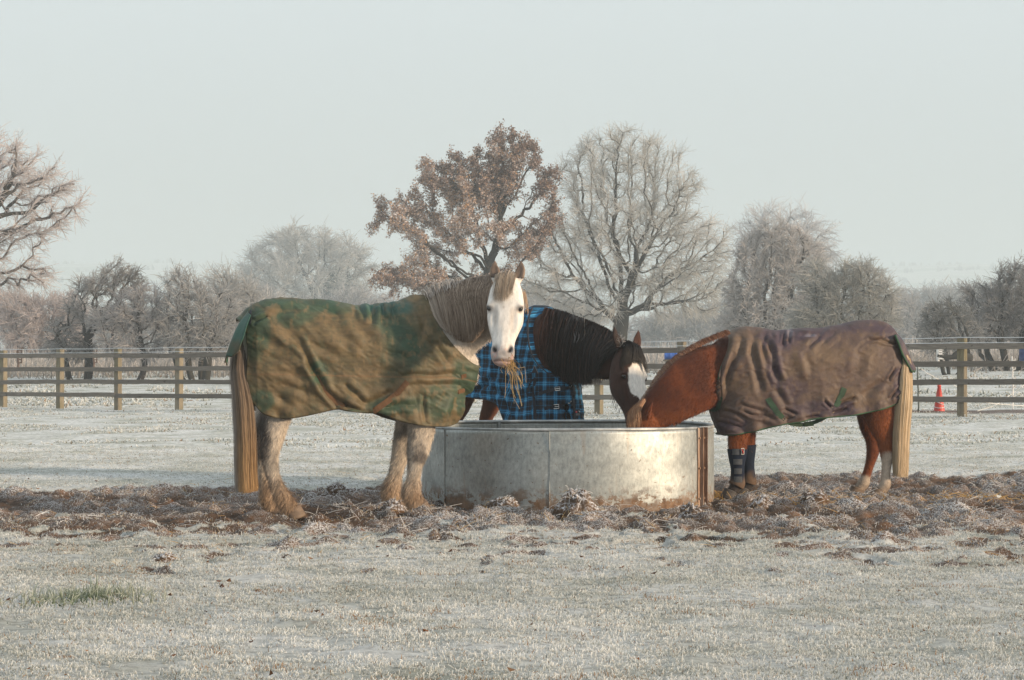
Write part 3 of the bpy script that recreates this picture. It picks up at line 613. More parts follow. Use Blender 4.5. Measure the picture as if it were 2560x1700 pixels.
for h in (1.165, .87, .59, .305):
    j = 0
    while j < len(PX)-1:      # each board spans two bays
        j2 = min(j+2, len(PX)-1); (p0, g0), (p1, g1) = H[j], H[j2]
        n = 13; t = np.linspace(0, 1, n); dz = RNG.normal(0, .008, 2); sag = RNG.normal(.004, .006); wob = RNG.normal(0, .003, n)
        pm, gm_ = H[min(j+1, j2)]; gi = np.interp(t, [0, .5, 1], [g0, gm_, g1])
        c0 = p0+FN*.083; c1 = p1+FN*.083; gap = .004*FD
        P = (c0+gap)[None]*(1-t)[:, None]+(c1-gap)[None]*t[:, None]
        z = gi+h+dz[0]*(1-t)+dz[1]*t-sag*np.sin(np.pi*t)+wob
        hh, th = .047, .0185; V = []
        for k in range(n):
            for a, b in ((-1, -1), (1, -1), (1, -.85), (1, .85), (1, 1), (-1, 1)):
                q = P[k]+FN*(a*th*(.85 if abs(b) == 1 else 1)); V.append([q[0]-FA[0], q[1]-FA[1], z[k]+b*hh])
        V = np.array(V); Q = [[k*6+m, k*6+(m+1) % 6, (k+1)*6+(m+1) % 6, (k+1)*6+m] for k in range(n-1) for m in range(6)]
        T = [[0, m+1, m] for m in range(1, 5)]+[[(n-1)*6, (n-1)*6+m, (n-1)*6+m+1] for m in range(1, 5)]
        c = np.tile(np.array([.185, .16, .135])*(.8+.45*RNG.random()), (len(V), 1))
        link('rail', mesh_np('rail', V, Q, T, c, False), rail_m.m, fence); j = j2
def rope_along(hh, off, sagm, r, name, label):
    P = []
    for j in range(len(H)-1):
        (p0, g0), (p1, g1) = H[j], H[j+1]
        for t in np.linspace(0, 1, 7)[:-1]:
            q = p0*(1-t)+p1*t+FN*off; P.append([q[0], q[1], g0*(1-t)+g1*t+hh-sagm*4*t*(1-t)])
    P.append([*(H[-1][0]+FN*off), H[-1][1]+hh]); P = np.array(P)
    o = MB().tube(P-P[0], r, 6).build(name, rope_m, smooth=True, label=label, cat='wire'); o.location = P[0]; return o
rope_along(1.325, 0, .012, .0065, 'fence_wire', 'white frosted wire running along the tops of the fence posts')
rope_along(1.235, .115, .006, .0055, 'fence_wire', 'second frosted wire lying on the top rail of the fence')

p, g = H[4]
# ---------------------------------------------------------------- things beyond the fence
def stake(sx, sy_base, sy_top, Y, r, col, label, mat, name='electric_fence_stake'):
    b = W(sx, sy_base, Y); t = W(sx-2, sy_top, Y); L = t[2]-b[2]
    e_ = empty(name, b, 0, label, 'stake', 'stakes of the electric fence')
    n = 9; z = np.linspace(-.05, L, n); P = np.stack([RNG.normal(0, .004, n)+(t[0]-b[0])*z/L, RNG.normal(0, .004, n), z], 1)
    MB().tube(P, np.where(np.arange(n) == n-1, r*.6, r), 7).build('shaft', mat, e_, smooth=True)
    for q in np.linspace(.25, .92, 5):
        m = MB(); m.box((r*1.6, -r*.8, L*q), (r*3.4, r*1.2, r*1.1)); m.box((r*2.9, -r*.8, L*q+r*1.1), (r*.9, r*1.2, r*2.2)); m.build('hook', mat, e_)
    return e_
wp = plain('white_plastic', (.72, .70, .67), .6, 0, .1); gp_ = plain('grey_green_plastic', (.10, .115, .10), .6, 0, .2)
stake(2532, 1025, 890, 41, .016, None, 'white plastic electric-fence stake beyond the right end of the fence', wp)
stake(2296, 1024, 916, 40, .015, None, 'dark leaning electric-fence stake between the right horse tail and the cone', gp_)
stake(2346, 905, 870, 66, .045, None, 'short pale stump-like stake in front of the low dark bush', wp)
stake(46, 918, 872, 62, .035, None, 'thin brown stake beyond the first fence bay', plain('brown_stake', (.12, .08, .06), .8))
stake(235, 915, 878, 64, .03, None, 'thin brown stake beyond the second fence bay', plain('brown_stake', (.14, .09, .07), .8))
def tape(pts, label, r=.006):
    P = np.array([W(*p) for p in pts]); P = cr(P, 30); P[:, 2] += .01*vnoise(P*1.0, 4, 3)
    o = MB().tube(P-P[0], r, 5).build('electric_fence_tape', wp, smooth=True, label=label, cat='tape', group='slack electric fence tapes'); o.location = P[0]
tape([(2440, 1028, 40), (2490, 1012, 40.5), (2530, 985, 41), (2560, 962, 41)], 'white tape rising to the white stake beyond the fence at right')
tape([(2460, 1006, 40), (2510, 1011, 40.5), (2560, 1014, 41), (2610, 1000, 41.5)], 'white tape sagging low across the grass at the right edge')
tape([(2298, 920, 40), (2340, 945, 41), (2390, 965, 42), (2440, 1000, 43)], 'white tape slanting down right from the dark stake')
# traffic cone
cb_ = W(2348, 1034, 40.0); ce = empty('traffic_cone', cb_, 0, 'orange-red traffic cone wrapped with frosted string behind the bottom rail', 'cone')
co_m = plain('cone_orange', (.55, .05, .035), .5, 0, .12, 12, .1); hc = .54
pr = np.array([(-.01, .115), (.02, .115), (.03, .108), (.06, .100), (hc*.5, .066), (hc*.9, .030), (hc*.91, .036), (hc*.965, .034), (hc, .018)])
Vc, Qc, Tc = loft(np.stack([0*pr[:, 0], 0*pr[:, 0], pr[:, 0]], 1), np.stack([pr[:, 1]]*2, 1), (1, 0, 0), 28); link('cone_body', mesh_np('cone_body', Vc, Qc, Tc), co_m, ce)
b_ = MB().box((0, 0, .005), (.26, .26, .025)); b_.build('base', co_m, ce)
n = 90; t = np.linspace(0, 1, n); R_ = np.interp(.26-.18*t+.02*np.sin(t*23), pr[:, 0], pr[:, 1])+.006
Ps = np.stack([R_*np.cos(t*17-2.2), R_*np.sin(t*17-2.2), .26-.18*t+.02*np.sin(t*23)], 1); MB().tube(Ps, .006, 5).build('string', rope_m, ce, smooth=True)
# blue barrels
blue = plain('blue_plastic', (.02, .10, .42), .4, 0, .15, 8, .1); navy = plain('navy_plastic', (.008, .03, .12), .45, 0, .15, 8, .1)
def barrel(c, r, L, ax, label, mat):
    e_ = empty('barrel', c, 0, label, 'barrel'); s = np.array([-.5, -.49, -.47, -.2, -.18, -.16, .16, .18, .2, .47, .49, .5])*L
    rr_ = r*np.array([.93, 1.0, .97, .985, 1.03, .985, .985, 1.03, .985, .97, 1.0, .93]); A_ = np.array(ax, float)
    V, Q, T = loft(s[:, None]*A_, np.stack([rr_, rr_], 1), (0, 1, 0) if abs(A_[1]) < .5 else (0, 0, 1), 32); link('shell', mesh_np('shell', V, Q, T), mat, e_)
    for sg in (-1, 1): V, Q, T = loft(np.array([A_*sg*L*.5, A_*sg*(L*.5+.02)])+np.array([0, 0, r*.5])*(abs(A_[2]) < .5), np.full((2, 2), r*.14), None, 12); link('bung', mesh_np('bung', V, Q, T), mat, e_)
c = W(1682, 887, 62); barrel(c, 14/2.5/FOC*62, 26/2.5/FOC*62*1.6, (1, 0, 0), 'light blue plastic barrel lying on its side beyond the middle of the fence', blue)
c = W(2566, 888, 58); barrel(c, 18/2.5/FOC*58, 42/2.5/FOC*58, (0, 0, 1), 'navy blue upright barrel at the right edge behind the top rails', navy)
# support frame under the lying barrel
sf = empty('barrel_stand', W(1682, 925, 62), 0, 'weathered timber stand under the blue barrel', 'stand'); q = 62/2.5/FOC
for dx in (-14, 12):
    for dy in (-.25, .25):
        MB().tube(np.array([[dx*q*1.15, dy, -.1], [dx*q, dy*.8, 24*q]]), .03, 7).build('leg', bark_plain if 'bark_plain' in globals() else plain('stand_wood', (.09, .07, .05), .9), sf)
MB().box((0, 0, 24*q), (46*q, .6, .05)).build('top_board', plain('stand_board', (.10, .085, .07), .9), sf)
# fallen trunk at right beyond the fence, under the bush
ft = W(2385, 893, 66); o = empty('fallen_log', ft, 0, 'dark fallen log with a broken stub lying under the low bush at right', 'log'); q = 66/2.5/FOC
P = cr(np.array([[-42*q, 0, 4*q], [-15*q, 0, 0], [15*q, 0, 2*q], [44*q, .2, -2*q]]), 20); Vq, Qq, Tq = loft(P, np.stack([np.linspace(.05, .13, 20)]*2, 1), None, 14)
Vq += .03*fbm(Vq, 3, 3, 5)[:, None]*nrm(Vq*np.array([0, 1, 1])+1e-6); link('log', mesh_np('log', Vq, Qq, Tq), plain('log_bark', (.030, .027, .022), .95, bump=.5), o)
MB().tube(cr(np.array([[-5*q, 0, 0], [2*q, -.05, 10*q], [14*q, -.05, 18*q]]), 8), np.linspace(.06, .03, 8), 9).build('stub', plain('log_bark', (.030, .027, .022), .95, bump=.5), o, smooth=True)
# ================================================================ round galvanised feed trough
TX, TY, TR, TH = .442, 17.35, 1.14, .602
galv = NT('galvanised_steel'); gv = galv.coord('Object')
ga = galv.n('ShaderNodeAttribute', attribute_name='uvw').outputs['Vector']     # (arc metres, height, 0)
def mp(vec, scale):
    m_ = galv.n('ShaderNodeMapping'); m_.inputs['Scale'].default_value = scale; galv.l(vec, m_.inputs['Vector']); return m_.outputs[0]
base = galv.ramp(galv.noise(2.2, 5, .6, mp(ga, (1, 1.5, 1))), [(.3, (.30, .325, .325)), (.55, (.42, .445, .44)), (.75, (.52, .535, .52))])
base = galv.mix(1, base, galv.ramp(galv.noise(24, 6, .75, mp(ga, (1.6, .8, 1))), [(.3, .62), (.55, 1.0), (.75, 1.3)]), 'MULTIPLY')
sx_ = galv.n('ShaderNodeSeparateXYZ'); galv.l(ga, sx_.inputs[0]); hgt_ = sx_.outputs['Y']
edge = galv.math('ADD', hgt_, galv.math('MULTIPLY', galv.math('SUBTRACT', galv.noise(4, 5, .65, mp(ga, (1, 1.3, 1))), .5), .55))
dirt = galv.ramp(edge, [(-.02, 1), (.05, .8), (.09, 0)])
blot = galv.ramp(galv.noise(11, 6, .75, mp(ga, (1, 1, 1))), [(.50, 0), (.53, 1)])
lowb = galv.ramp(hgt_, [(.08, 1), (.20, 0)])
spots = galv.ramp(galv.noise(30, 3, .6, ga), [(.665, 0), (.69, 1)])
dfac = galv.math('MAXIMUM', galv.math('MULTIPLY', dirt, .9), galv.math('MAXIMUM', galv.math('MULTIPLY', blot, lowb), galv.math('MULTIPLY', spots, .8)))
dcol = galv.ramp(galv.noise(14, 4, .6, ga), [(.35, (.11, .062, .035)), (.65, (.24, .145, .085))])
streak = galv.ramp(galv.noise(7, 3, .5, mp(ga, (2.5, .35, 1))), [(.62, 0), (.72, .45)])
base = galv.mix(streak, base, (.34, .29, .24))
col_ = galv.mix(dfac, base, dcol)
galv.bump(galv.math('ADD', galv.noise(2.5, 3, .5, mp(ga, (1, .6, 1))), galv.math('MULTIPLY', galv.noise(60, 3, .6, ga), .03)), .35, .02)
galv.set(Base_Color=col_, Metallic=galv.math('SUBTRACT', .62, galv.math('MULTIPLY', dfac, .6)), Roughness=galv.math('ADD', galv.ramp(galv.noise(6, 5, .7, mp(ga, (1, 1, 1))), [(.3, .40), (.7, .60)]), galv.math('MULTIPLY', dfac, .4)), Specular_IOR_Level=.4)
trough = empty('feed_trough', (TX, TY, float(gbase(np.array([TX]), np.array([TY]))[0])-.03), 0, 'round galvanised steel feed trough with earth-stained sides between the horses', 'feed trough')
def ring_at(a, r, z): return np.array([r*math.sin(a), -r*math.cos(a), z])        # a = 0 faces the viewer, + to the right
SEAMS = [math.asin(x) for x in ()]
A_L, A_M, A_R = -.98, -.145, 1.03
def arc_sheet(a0, a1, r, name, th=.003, bulge=.006, z0=-.06):
    na = int((a1-a0)*90); nz = 26; a = np.linspace(a0, a1, na); z = np.linspace(z0, TH, nz); V = []; U = []
    prof = lambda t: bulge*np.sin(np.pi*np.clip(t, 0, 1))
    for side in (1, -1):
        A2, Z2 = np.meshgrid(a, z); t = (Z2-z0)/(TH-z0)
        rr_ = r+prof(t)+.007*vnoise(np.stack([A2*2.2, Z2*3, 0*A2+4], -1), 1, 6)+.004*vnoise(np.stack([A2*5, Z2*7, 0*A2+4], -1), 1, 7)+(th/2)*side
        rr_ = rr_-.0*t; zz_ = Z2+.004*np.sin(A2*3+1)*t
        V.append(np.stack([rr_*np.sin(A2), -rr_*np.cos(A2), zz_], -1).reshape(-1, 3)); U.append(np.stack([A2*r, Z2, 0*A2+side], -1).reshape(-1, 3))
    n1 = na*nz; i = (np.arange(nz-1)[:, None]*na+np.arange(na-1)[None]).ravel()
    Q = np.stack([i, i+1, i+na+1, i+na], 1); Q2 = Q[:, ::-1]+n1
    top = np.arange(na-1)+(nz-1)*na; Qt = np.stack([top, top+1, top+1+n1, top+n1], 1)
    return link(name, mesh_np(name, np.concatenate(V), np.concatenate([Q, Q2, Qt]), None, None, True, {'uvw': np.concatenate(U)}), galv.m, trough)
cuts = [A_L, A_M, A_R, A_R+1.32, A_R+2.62, A_L+2*math.pi]
for k in range(len(cuts)-1): arc_sheet(cuts[k]+.003, cuts[k+1]-.003, TR+(.0035 if k % 2 else 0), 'side_panel')
rim_m = NT('rim_steel'); rvv = rim_m.coord('Object'); rim_m.bump(rim_m.noise(50, 4, .6, rvv), .2, .004)
rim_m.set(Base_Color=rim_m.ramp(rim_m.noise(6, 5, .6, rvv), [(.35, (.22, .24, .25)), (.55, (.42, .44, .45)), (.66, (.60, .60, .59))]), Metallic=.5, Roughness=.5)
a = np.linspace(A_R+.015, A_R+2*math.pi-.015, 260)
P = np.stack([(TR-.004)*np.sin(a), -(TR-.004)*np.cos(a), TH+.006+.004*np.sin(a*3+1)], 1); V, Q, T = loft(P, np.full((260, 2), .0125), (0, 0, 1), 10)
link('rim', mesh_np('rim', V, Q, T), rim_m.m, trough)
rust = NT('rusty_flange'); uv = rust.coord('Object')
rust.bump(rust.noise(40, 5, .7, uv), .5, .006)
rust.set(Base_Color=rust.ramp(rust.noise(7, 6, .7, rust.coord('Object', (1, 1, .25))), [(.32, (.10, .05, .03)), (.46, (.27, .16, .10)), (.60, (.46, .37, .30))]), Roughness=.8, Metallic=.1)
def flange(a, w_, off, name, mat, th=.012, zt=TH+.008):
    # upright L-section strip riveted over the joint of two panels
    na, r0 = 5, TR+.006; V = []; n = 14
    for z in np.linspace(-.06, zt, n):
        wob = .0015*math.sin(z*23+a*7)
        for da, dr in ((-w_/2, 0), (-w_/2, th), (-w_*.1, th), (-w_*.06, th+.028), (w_*.06, th+.028), (w_*.1, th), (w_/2, th), (w_/2, 0)):
            V.append(ring_at(a+(da+wob)/TR, r0+off+dr, z))
    Q = [[k*8+m, k*8+(m+1) % 8, (k+1)*8+(m+1) % 8, (k+1)*8+m] for k in range(n-1) for m in range(8)]
    T = [[(n-1)*8+m, (n-1)*8+m+1, (n-1)*8] for m in range(1, 7)]
    f_ = link(name, mesh_np(name, np.array(V), Q, T, None, False), mat, trough)
    for z in (.07, .3, .53):
        P = np.array([ring_at(a-w_*.3/TR, r0+off+th-.002, z), ring_at(a-w_*.3/TR, r0+off+th+.011, z)]); MB().tube(P, .009, 6).build('bolt', mat, f_)
flange(A_R, .075, 0, 'flange', rust.m); flange(A_R+.062, .05, 0, 'flange', rust.m)
def lap(a):   # lap joint with folded edge
    n = 14; V = []
    for z in np.linspace(-.06, TH-.002, n):
        for da, dr in ((-.004, 0), (-.003, .004), (.003, .004), (.004, 0)): V.append(ring_at(a+da/TR, TR+.008+dr, z))
    Q = [[k*4+m, k*4+m+1, (k+1)*4+m+1, (k+1)*4+m] for k in range(n-1) for m in range(3)]
    link('seam', mesh_np('seam', np.array(V), Q, None, None, True, {'uvw': np.array([[a*TR, v[2], 3.0] for v in V])}), galv.m, trough)
lap(A_M); lap(A_L)
for a in (A_R+1.32, A_R+2.62):      # inside seams of the far wall
    V = []; n = 12
    for z in np.linspace(-.06, TH-.002, n):
        for da, dr in ((-.012, 0), (-.009, -.012), (.009, -.012), (.012, 0)): V.append(ring_at(a+da/TR, TR-.010+dr, z))
    link('seam', mesh_np('seam', np.array(V), [[k*4+m, (k+1)*4+m, (k+1)*4+m+1, k*4+m+1] for k in range(n-1) for m in range(3)]), rim_m.m, trough)
# hay lying inside the trough
nh = 9000; r = TR*.97*np.sqrt(RNG.random(nh)); a = RNG.random(nh)*2*np.pi; hz = .10+.07*fbm(np.stack([r*np.cos(a), r*np.sin(a)], 1), 1.8, 3, 5)+RNG.random(nh)*.06
c0 = np.stack([r*np.cos(a), r*np.sin(a), hz], 1); d = nrm(RNG.normal(0, 1, (nh, 3))*np.array([1, 1, .3])); L = .05+.16*RNG.random(nh)
t = np.linspace(-.5, .5, 4); Pp = c0[:, None]+d[:, None]*(L[:, None]*t)[..., None]; Pp[..., 2] += (L*.3)[:, None]*(.25-t**2)
rr_ = np.hypot(Pp[..., 0], Pp[..., 1]); s_ = np.minimum(1, TR*.975/np.maximum(rr_, 1e-6)); Pp[..., :2] *= s_[..., None]
hc_ = np.array([[.42, .29, .12], [.52, .40, .20], [.34, .28, .12]])[RNG.integers(0, 3, nh)]*(.6+.6*RNG.random((nh, 1)))
hay = ribbons(Pp, .005, np.array([0, -.4, 1.])+RNG.normal(0, .5, (nh, 3)), hc_, .7, 'hay', frost_m, kind='stuff', label='loose hay lying in the bottom of the round trough', cat='hay'); hay.location = (TX, TY, 0)
# ================================================================ horse toolkit
from mathutils.bvhtree import BVHTree
def bvh_of(V, Q): return BVHTree.FromPolygons([tuple(v) for v in V.tolist()], [tuple(q) for q in Q.tolist()])
def push_out(P, bvh, gap, reach=.22):
    R_ = P.reshape(-1, 3).copy()
    for k in range(len(R_)):
        l, n, i, d = bvh.find_nearest(R_[k].tolist())
        if l is None or d > reach: continue
        n = np.array(n); sdv = float((R_[k]-np.array(l))@n)
        if sdv < gap: R_[k] += n*(gap-sdv)
    return R_.reshape(P.shape)
class Frame:
    """a horse's own axes: x to its nose, y to its left, z up; L() finds the spot at lateral offset `lat` behind a picture point"""
    def __init__(s, O, psi):
        s.O = np.array([O[0], O[1], 0.]); s.psi = psi; c, n = math.cos(psi), math.sin(psi)
        s.R = np.array([[c, n, 0], [-n, c, 0], [0, 0, 1]])
    def loc(s, w): return (np.asarray(w, float)-s.O) @ s.R.T
    def d(s, v): return np.asarray(v, float) @ s.R.T
    def world(s, p): return np.asarray(p, float) @ s.R+s.O
    def L(s, sx, sy, lat=0.0):
        r = np.array([(sx/2.5-CX)/FOC, 1, -(sy/2.5-HY)/FOC]); c = np.array([0, 0, CZ]); n = s.R[1]
        t = (lat-(c-s.O)@n)/(r@n); return s.loc(c+r*t)
    def src(s, P):
        w = s.world(P); return (w[..., 0]/w[..., 1]*FOC+CX)*2.5, ((CZ-w[..., 2])/w[..., 1]*FOC+HY)*2.5
def ortho(a, n):
    a = nrm(a); n = nrm(np.asarray(n)-a*(a@n)); s = np.cross(n, a); return a, n, s      # side s so that a x s = n
class Head:
    ST = np.array([  # s, half width, front, jaw
        (-.045, .040, .025, .04), (-.02, .068, .045, .075), (.04, .092, .056, .115), (.11, .112, .064, .150), (.19, .122, .068, .172), (.26, .121, .067, .178), (.33, .113, .063, .168),
        (.40, .098, .057, .132), (.46, .084, .050, .100), (.52, .076, .047, .082), (.575, .079, .048, .078), (.615, .072, .041, .072), (.645, .054, .027, .060), (.662, .026, .008, .034)])
    def __init__(s, poll, a, n, k=1.0, wk=1.0): s.o = np.asarray(poll, float); s.a, s.n, s.s = ortho(a, n); s.k = k; s.wk = wk
    def p(s, ds, side, front): return s.o+(s.a*ds+s.s*side*s.wk+s.n*front)*s.k
    def inv(s, P):
        q = (P-s.o)/s.k; return np.stack([q@s.a, q@s.s/s.wk, q@s.n], -1)
    def solid(s, mb, mirror_ears=True, ear_tilt=(0, 0), ear_len=.14):
        st = cr(s.ST, 44); sag = .012*np.sin(np.clip(st[:, 0]/.6, 0, 1)*np.pi)
        C_ = s.o+s.a*(st[:, :1]*s.k)-s.n*(sag[:, None]*s.k)
        mb.add(*loft(C_, np.stack([st[:, 1]*s.wk, st[:, 2]], 1)*s.k, s.s, 36, 2.25, back=st[:, 3]*s.k))
        for sg in (-1, 1):
            b = s.p(.02, sg*.062, -.015); tp = s.p(-ear_len, sg*(.088+ear_tilt[0]), .0+ear_tilt[1]); t = np.linspace(0, 1, 14)[:, None]
            c = b*(1-t)+tp*t+s.s*(sg*.012*np.sin(t*np.pi))*s.k
            wv = np.interp(t[:, 0], [0, .18, .4, .65, .88, 1], [.024, .035, .040, .033, .016, .004])*(ear_len/.14)**.5; dv = np.interp(t[:, 0], [0, .3, .8, 1], [.024, .021, .012, .004])
            mb.add(*loft(c, np.stack([wv, dv], 1)*s.k, s.s, 14, 2.0))
    def sculpt(s, V, ear_len=.14):
        q = s.inv(V); D = np.zeros_like(V)
        def br(c, r, d, both=True):
            nonlocal D
            for sg in ((-1, 1) if both else (1,)):
                c_ = np.array([c[0], c[1]*sg, c[2]]); w_ = np.exp(-(((q-c_)/np.array(r))**2).sum(-1)); dd = s.a*d[0]+s.s*d[1]*sg+s.n*d[2]; D = D+w_[:, None]*dd*s.k
        br((.205, .098, .035), (.035, .03, .03), (0, .010, .008))       # brow
        br((.214, .112, .030), (.012, .022, .020), (.003, .009, .006))  # upper lid
        br((.262, .105, .018), (.022, .03, .026), (0, -.012, -.004))    # below the eye
        br((.33, .085, .02), (.09, .014, .014), (0, .006, .006))        # facial crest
        br((.34, .07, .055), (.10, .02, .03), (0, -.004, -.010))
        br((.44, .062, -.02), (.07, .03, .05), (0, -.010, 0))
        br((.548, .050, .036), (.026, .015, .022), (0, -.010, -.034))   # nostrils
        br((.548, .070, .030), (.030, .013, .025), (0, .009, .004))
        br((.575, .028, .046), (.02, .016, .02), (0, 0, .006))
        br((.634, .0, .012), (.006, .060, .05), (0, 0, -.014), False)   # mouth
        br((.620, .0, .04), (.014, .040, .03), (0, 0, .007), False)
        br((.655, .0, -.02), (.014, .04, .04), (.006, 0, .010), False)
        br((.47, .0, .048), (.10, .020, .02), (0, 0, .006), False)
        br((.12, .0, .064), (.10, .03, .03), (0, 0, .006), False)
        br((.30, .095, -.11), (.07, .04, .05), (0, .012, -.004))
        br((-.45*ear_len, .082, .034), (.40*ear_len, .019, .030), (0, 0, -.028))       # ear hollows
        br((-.02, .070, .03), (.03, .014, .03), (0, 0, -.012))
        return V+D
    def eyes(s, parent, mat, lidmat):
        for sg in (-1, 1):
            S, Q = sphere_grid(20, 14); c = s.p(.232, sg*.1030, .025); V = (S[:, :1]*s.a*.0205+S[:, 1:2]*(s.s*sg*.6+s.n*.8)*.015+S[:, 2:3]*nrm(s.s*sg*.85-s.n*.5)*.019)*s.k+c
            link('eye', mesh_np('eye', V, Q), mat, parent)
def remesh(mb, voxel, smooth=4, name='tmp'):
    V, Q, T = mb.arrays(); me = mesh_np(name, V, Q, T); o = bpy.data.objects.new(name, me); COL.objects.link(o)
    m = o.modifiers.new('r', 'REMESH'); m.mode = 'VOXEL'; m.voxel_size = voxel; m.adaptivity = 0
    m = o.modifiers.new('s', 'SMOOTH'); m.iterations = smooth; m.factor = .5
    dg = bpy.context.evaluated_depsgraph_get(); e_ = o.evaluated_get(dg).to_mesh(); n = len(e_.vertices); V = np.empty(n*3, np.float32); e_.vertices.foreach_get('co', V)
    tot = np.empty(len(e_.polygons), np.int32); e_.polygons.foreach_get('loop_total', tot); li = np.empty(len(e_.loops), np.int32); e_.loops.foreach_get('vertex_index', li)
    Q = li.reshape(-1, 4) if (tot == 4).all() else None
    assert Q is not None
    bpy.data.objects.remove(o, do_unlink=True); bpy.data.meshes.remove(me)
    return V.reshape(-1, 3).astype(float), Q.astype(np.int64)
def vnormals(V, Q):
    n = np.cross(V[Q[:, 2]]-V[Q[:, 0]], V[Q[:, 3]]-V[Q[:, 1]]); N = np.zeros_like(V)
    for k in range(4): np.add.at(N, Q[:, k], n)
    return nrm(N)
def fur(V, Q, cols, mask, n, length, width, comb, parent, mat, lift=.35, name='fur', tipmul=1.15, jit=.25, cv=None):
    """short coat hairs rooted on the skin, combed along `comb`"""
    fm = mask[Q].mean(1); a = np.linalg.norm(np.cross(V[Q[:, 2]]-V[Q[:, 0]], V[Q[:, 3]]-V[Q[:, 1]]), axis=1)*fm
    f = RNG.choice(len(Q), n, p=a/a.sum()); w_ = RNG.random((n, 4)); w_ /= w_.sum(1, keepdims=True)
    P = (V[Q[f]]*w_[..., None]).sum(1); N = nrm((vnormals(V, Q)[Q[f]]*w_[..., None]).sum(1)); c = (cols[Q[f]]*w_[..., None]).sum(1)
    cb = comb(P); T = nrm(cb-N*(cb*N).sum(1, keepdims=True)+RNG.normal(0, jit, (n, 3))); Ln = (length(P) if callable(length) else np.full(n, length))*(.6+.6*RNG.random(n))
    t = np.linspace(0, 1, 3); up = lift*(.6+.8*RNG.random(n))
    Pp = P[:, None]+T[:, None]*(Ln[:, None]*t)[..., None]+N[:, None]*((Ln*up)[:, None]*(t*(1.3-.6*t))-.002)[..., None]
    v_ = .44 if cv is None else cv(P)[:, None]; c = np.clip(c*(1-v_/2+v_*RNG.random((n, 1))), 0, 1)
    return ribbons(Pp, width, N+RNG.normal(0, .35, (n, 3)), c, .15, name, mat, parent, tipcol=np.clip(c*tipmul, 0, 1)[:, None])
def hair(curves, n, width, cols, parent, mat, name, kk=10, jit=.006, out=(0, -1, 0), lenv=.25, clump=0, tip=None, spread=None, outj=.35, wave=.004, bvh=None, gap=.012, push=True, taper=.35):
    """curves: list of polylines (world or local, same count) from roots to tips; strands are blended along them"""
    Cv = [cr(c, 40) for c in curves]; Cv = [push_out(c, bvh, gap) for c in Cv] if bvh else Cv; t = RNG.random(n)
    if clump: tc = (np.floor(t*clump)+.5)/clump; pull = RNG.random(n)*.75
    lev = []
    for q, c in enumerate(Cv):
        f = q/(len(Cv)-1); tt = t if not clump else t*(1-pull*f**.8)+tc*pull*f**.8
        x = np.clip(tt, 0, 1)*39; i = np.minimum(x.astype(int), 38); fr_ = (x-i)[:, None]; lev.append(c[i]*(1-fr_)+c[i+1]*fr_)
    lev = np.stack(lev, 1); ct = np.linspace(0, 1, len(Cv)); e_ = 1-lenv*RNG.random(n)**1.5; s = np.linspace(0, 1, kk)[None]*e_[:, None]
    x = s*(len(Cv)-1); i = np.minimum(x.astype(int), len(Cv)-2); f = (x-i)[..., None]; ar = np.arange(n)[:, None]
    g = lambda k: lev[ar, np.clip(k, 0, len(Cv)-1)]
    p0, p1, p2, p3 = g(i-1), g(i), g(i+1), g(i+2)
    Pp = .5*((2*p1)+(-p0+p2)*f+(2*p0-5*p1+4*p2-p3)*f**2+(-p0+3*p1-3*p2+p3)*f**3)
    j0 = RNG.normal(0, jit, (n, 1, 3)); Pp = Pp+j0*(1 if spread is None else (1+spread*s[..., None]))
    ph = RNG.random((n, 1))*6.3; Pp[..., 0] += wave*np.sin(s*9+ph)*s; Pp[..., 1] += wave*np.cos(s*7+ph)*s
    if bvh is not None and push: Pp[:, :] = push_out(Pp, bvh, .012+.010*RNG.random()); Pp[:, 1:-1] = (Pp[:, :-2]+2*Pp[:, 1:-1]+Pp[:, 2:])/4
    o_ = np.broadcast_to(np.asarray(out, float), (n, 3))+RNG.normal(0, outj, (n, 3))
    c = cols(t, n) if callable(cols) else np.asarray(cols)*(.6+.7*RNG.random((n, 1)))
    return ribbons(Pp, width*(.6+.8*RNG.random(n)), o_, c, taper, name, mat, parent, tipcol=None if tip is None else (tip(t, n)[:, None] if callable(tip) else np.asarray(tip)[None, None]*(.7+.5*RNG.random((n, 1, 1)))))
def leg(mb, fr, J, n=34, p=2.1, top=None):
    """J: (sx, sy, lateral, fore-aft radius, side radius) down the leg"""
    P = []
    for sx, sy, lat, ra, rb in J:
        q = fr.L(sx, sy, lat); P.append([*q, ra, rb])
    P = cr(np.array(P), n); mb.add(*loft(P[:, :3], np.stack([P[:, 3], P[:, 4]], 1), (1, 0, 0), 20, p)); return P
def hoof(P, d, parent, mat, rt=.056, rb=.072, h=.085, drop=None):
    """hoof below the last leg point P, toe toward local +x times d"""
    zt = h; z = np.linspace(0, 1, 10)
    c = np.array([[P[0]+.012*d+.030*d*q, P[1], P[2]+.012-(h+.012)*q] for q in z]); r = rt+(rb-rt)*z
    r = np.where(z < .12, r*1.05, r); V, Q, T = loft(c, np.stack([r*1.08, r*.92], 1), (1, 0, 0), 24, 2.2)
    link('hoof', mesh_np('hoof', V, Q, T), mat, parent)
def torso(mb, xs_, zt, zb, Wb, n=60):
    P = cr(np.stack([xs_, (zt+zb)/2, (zt-zb)/2, Wb], 1), n)
    C_ = np.stack([P[:, 0], 0*P[:, 0], P[:, 1]], 1); mb.add(*loft(C_, np.stack([P[:, 3], P[:, 2]], 1), (0, 1, 0), 40, 2.25))
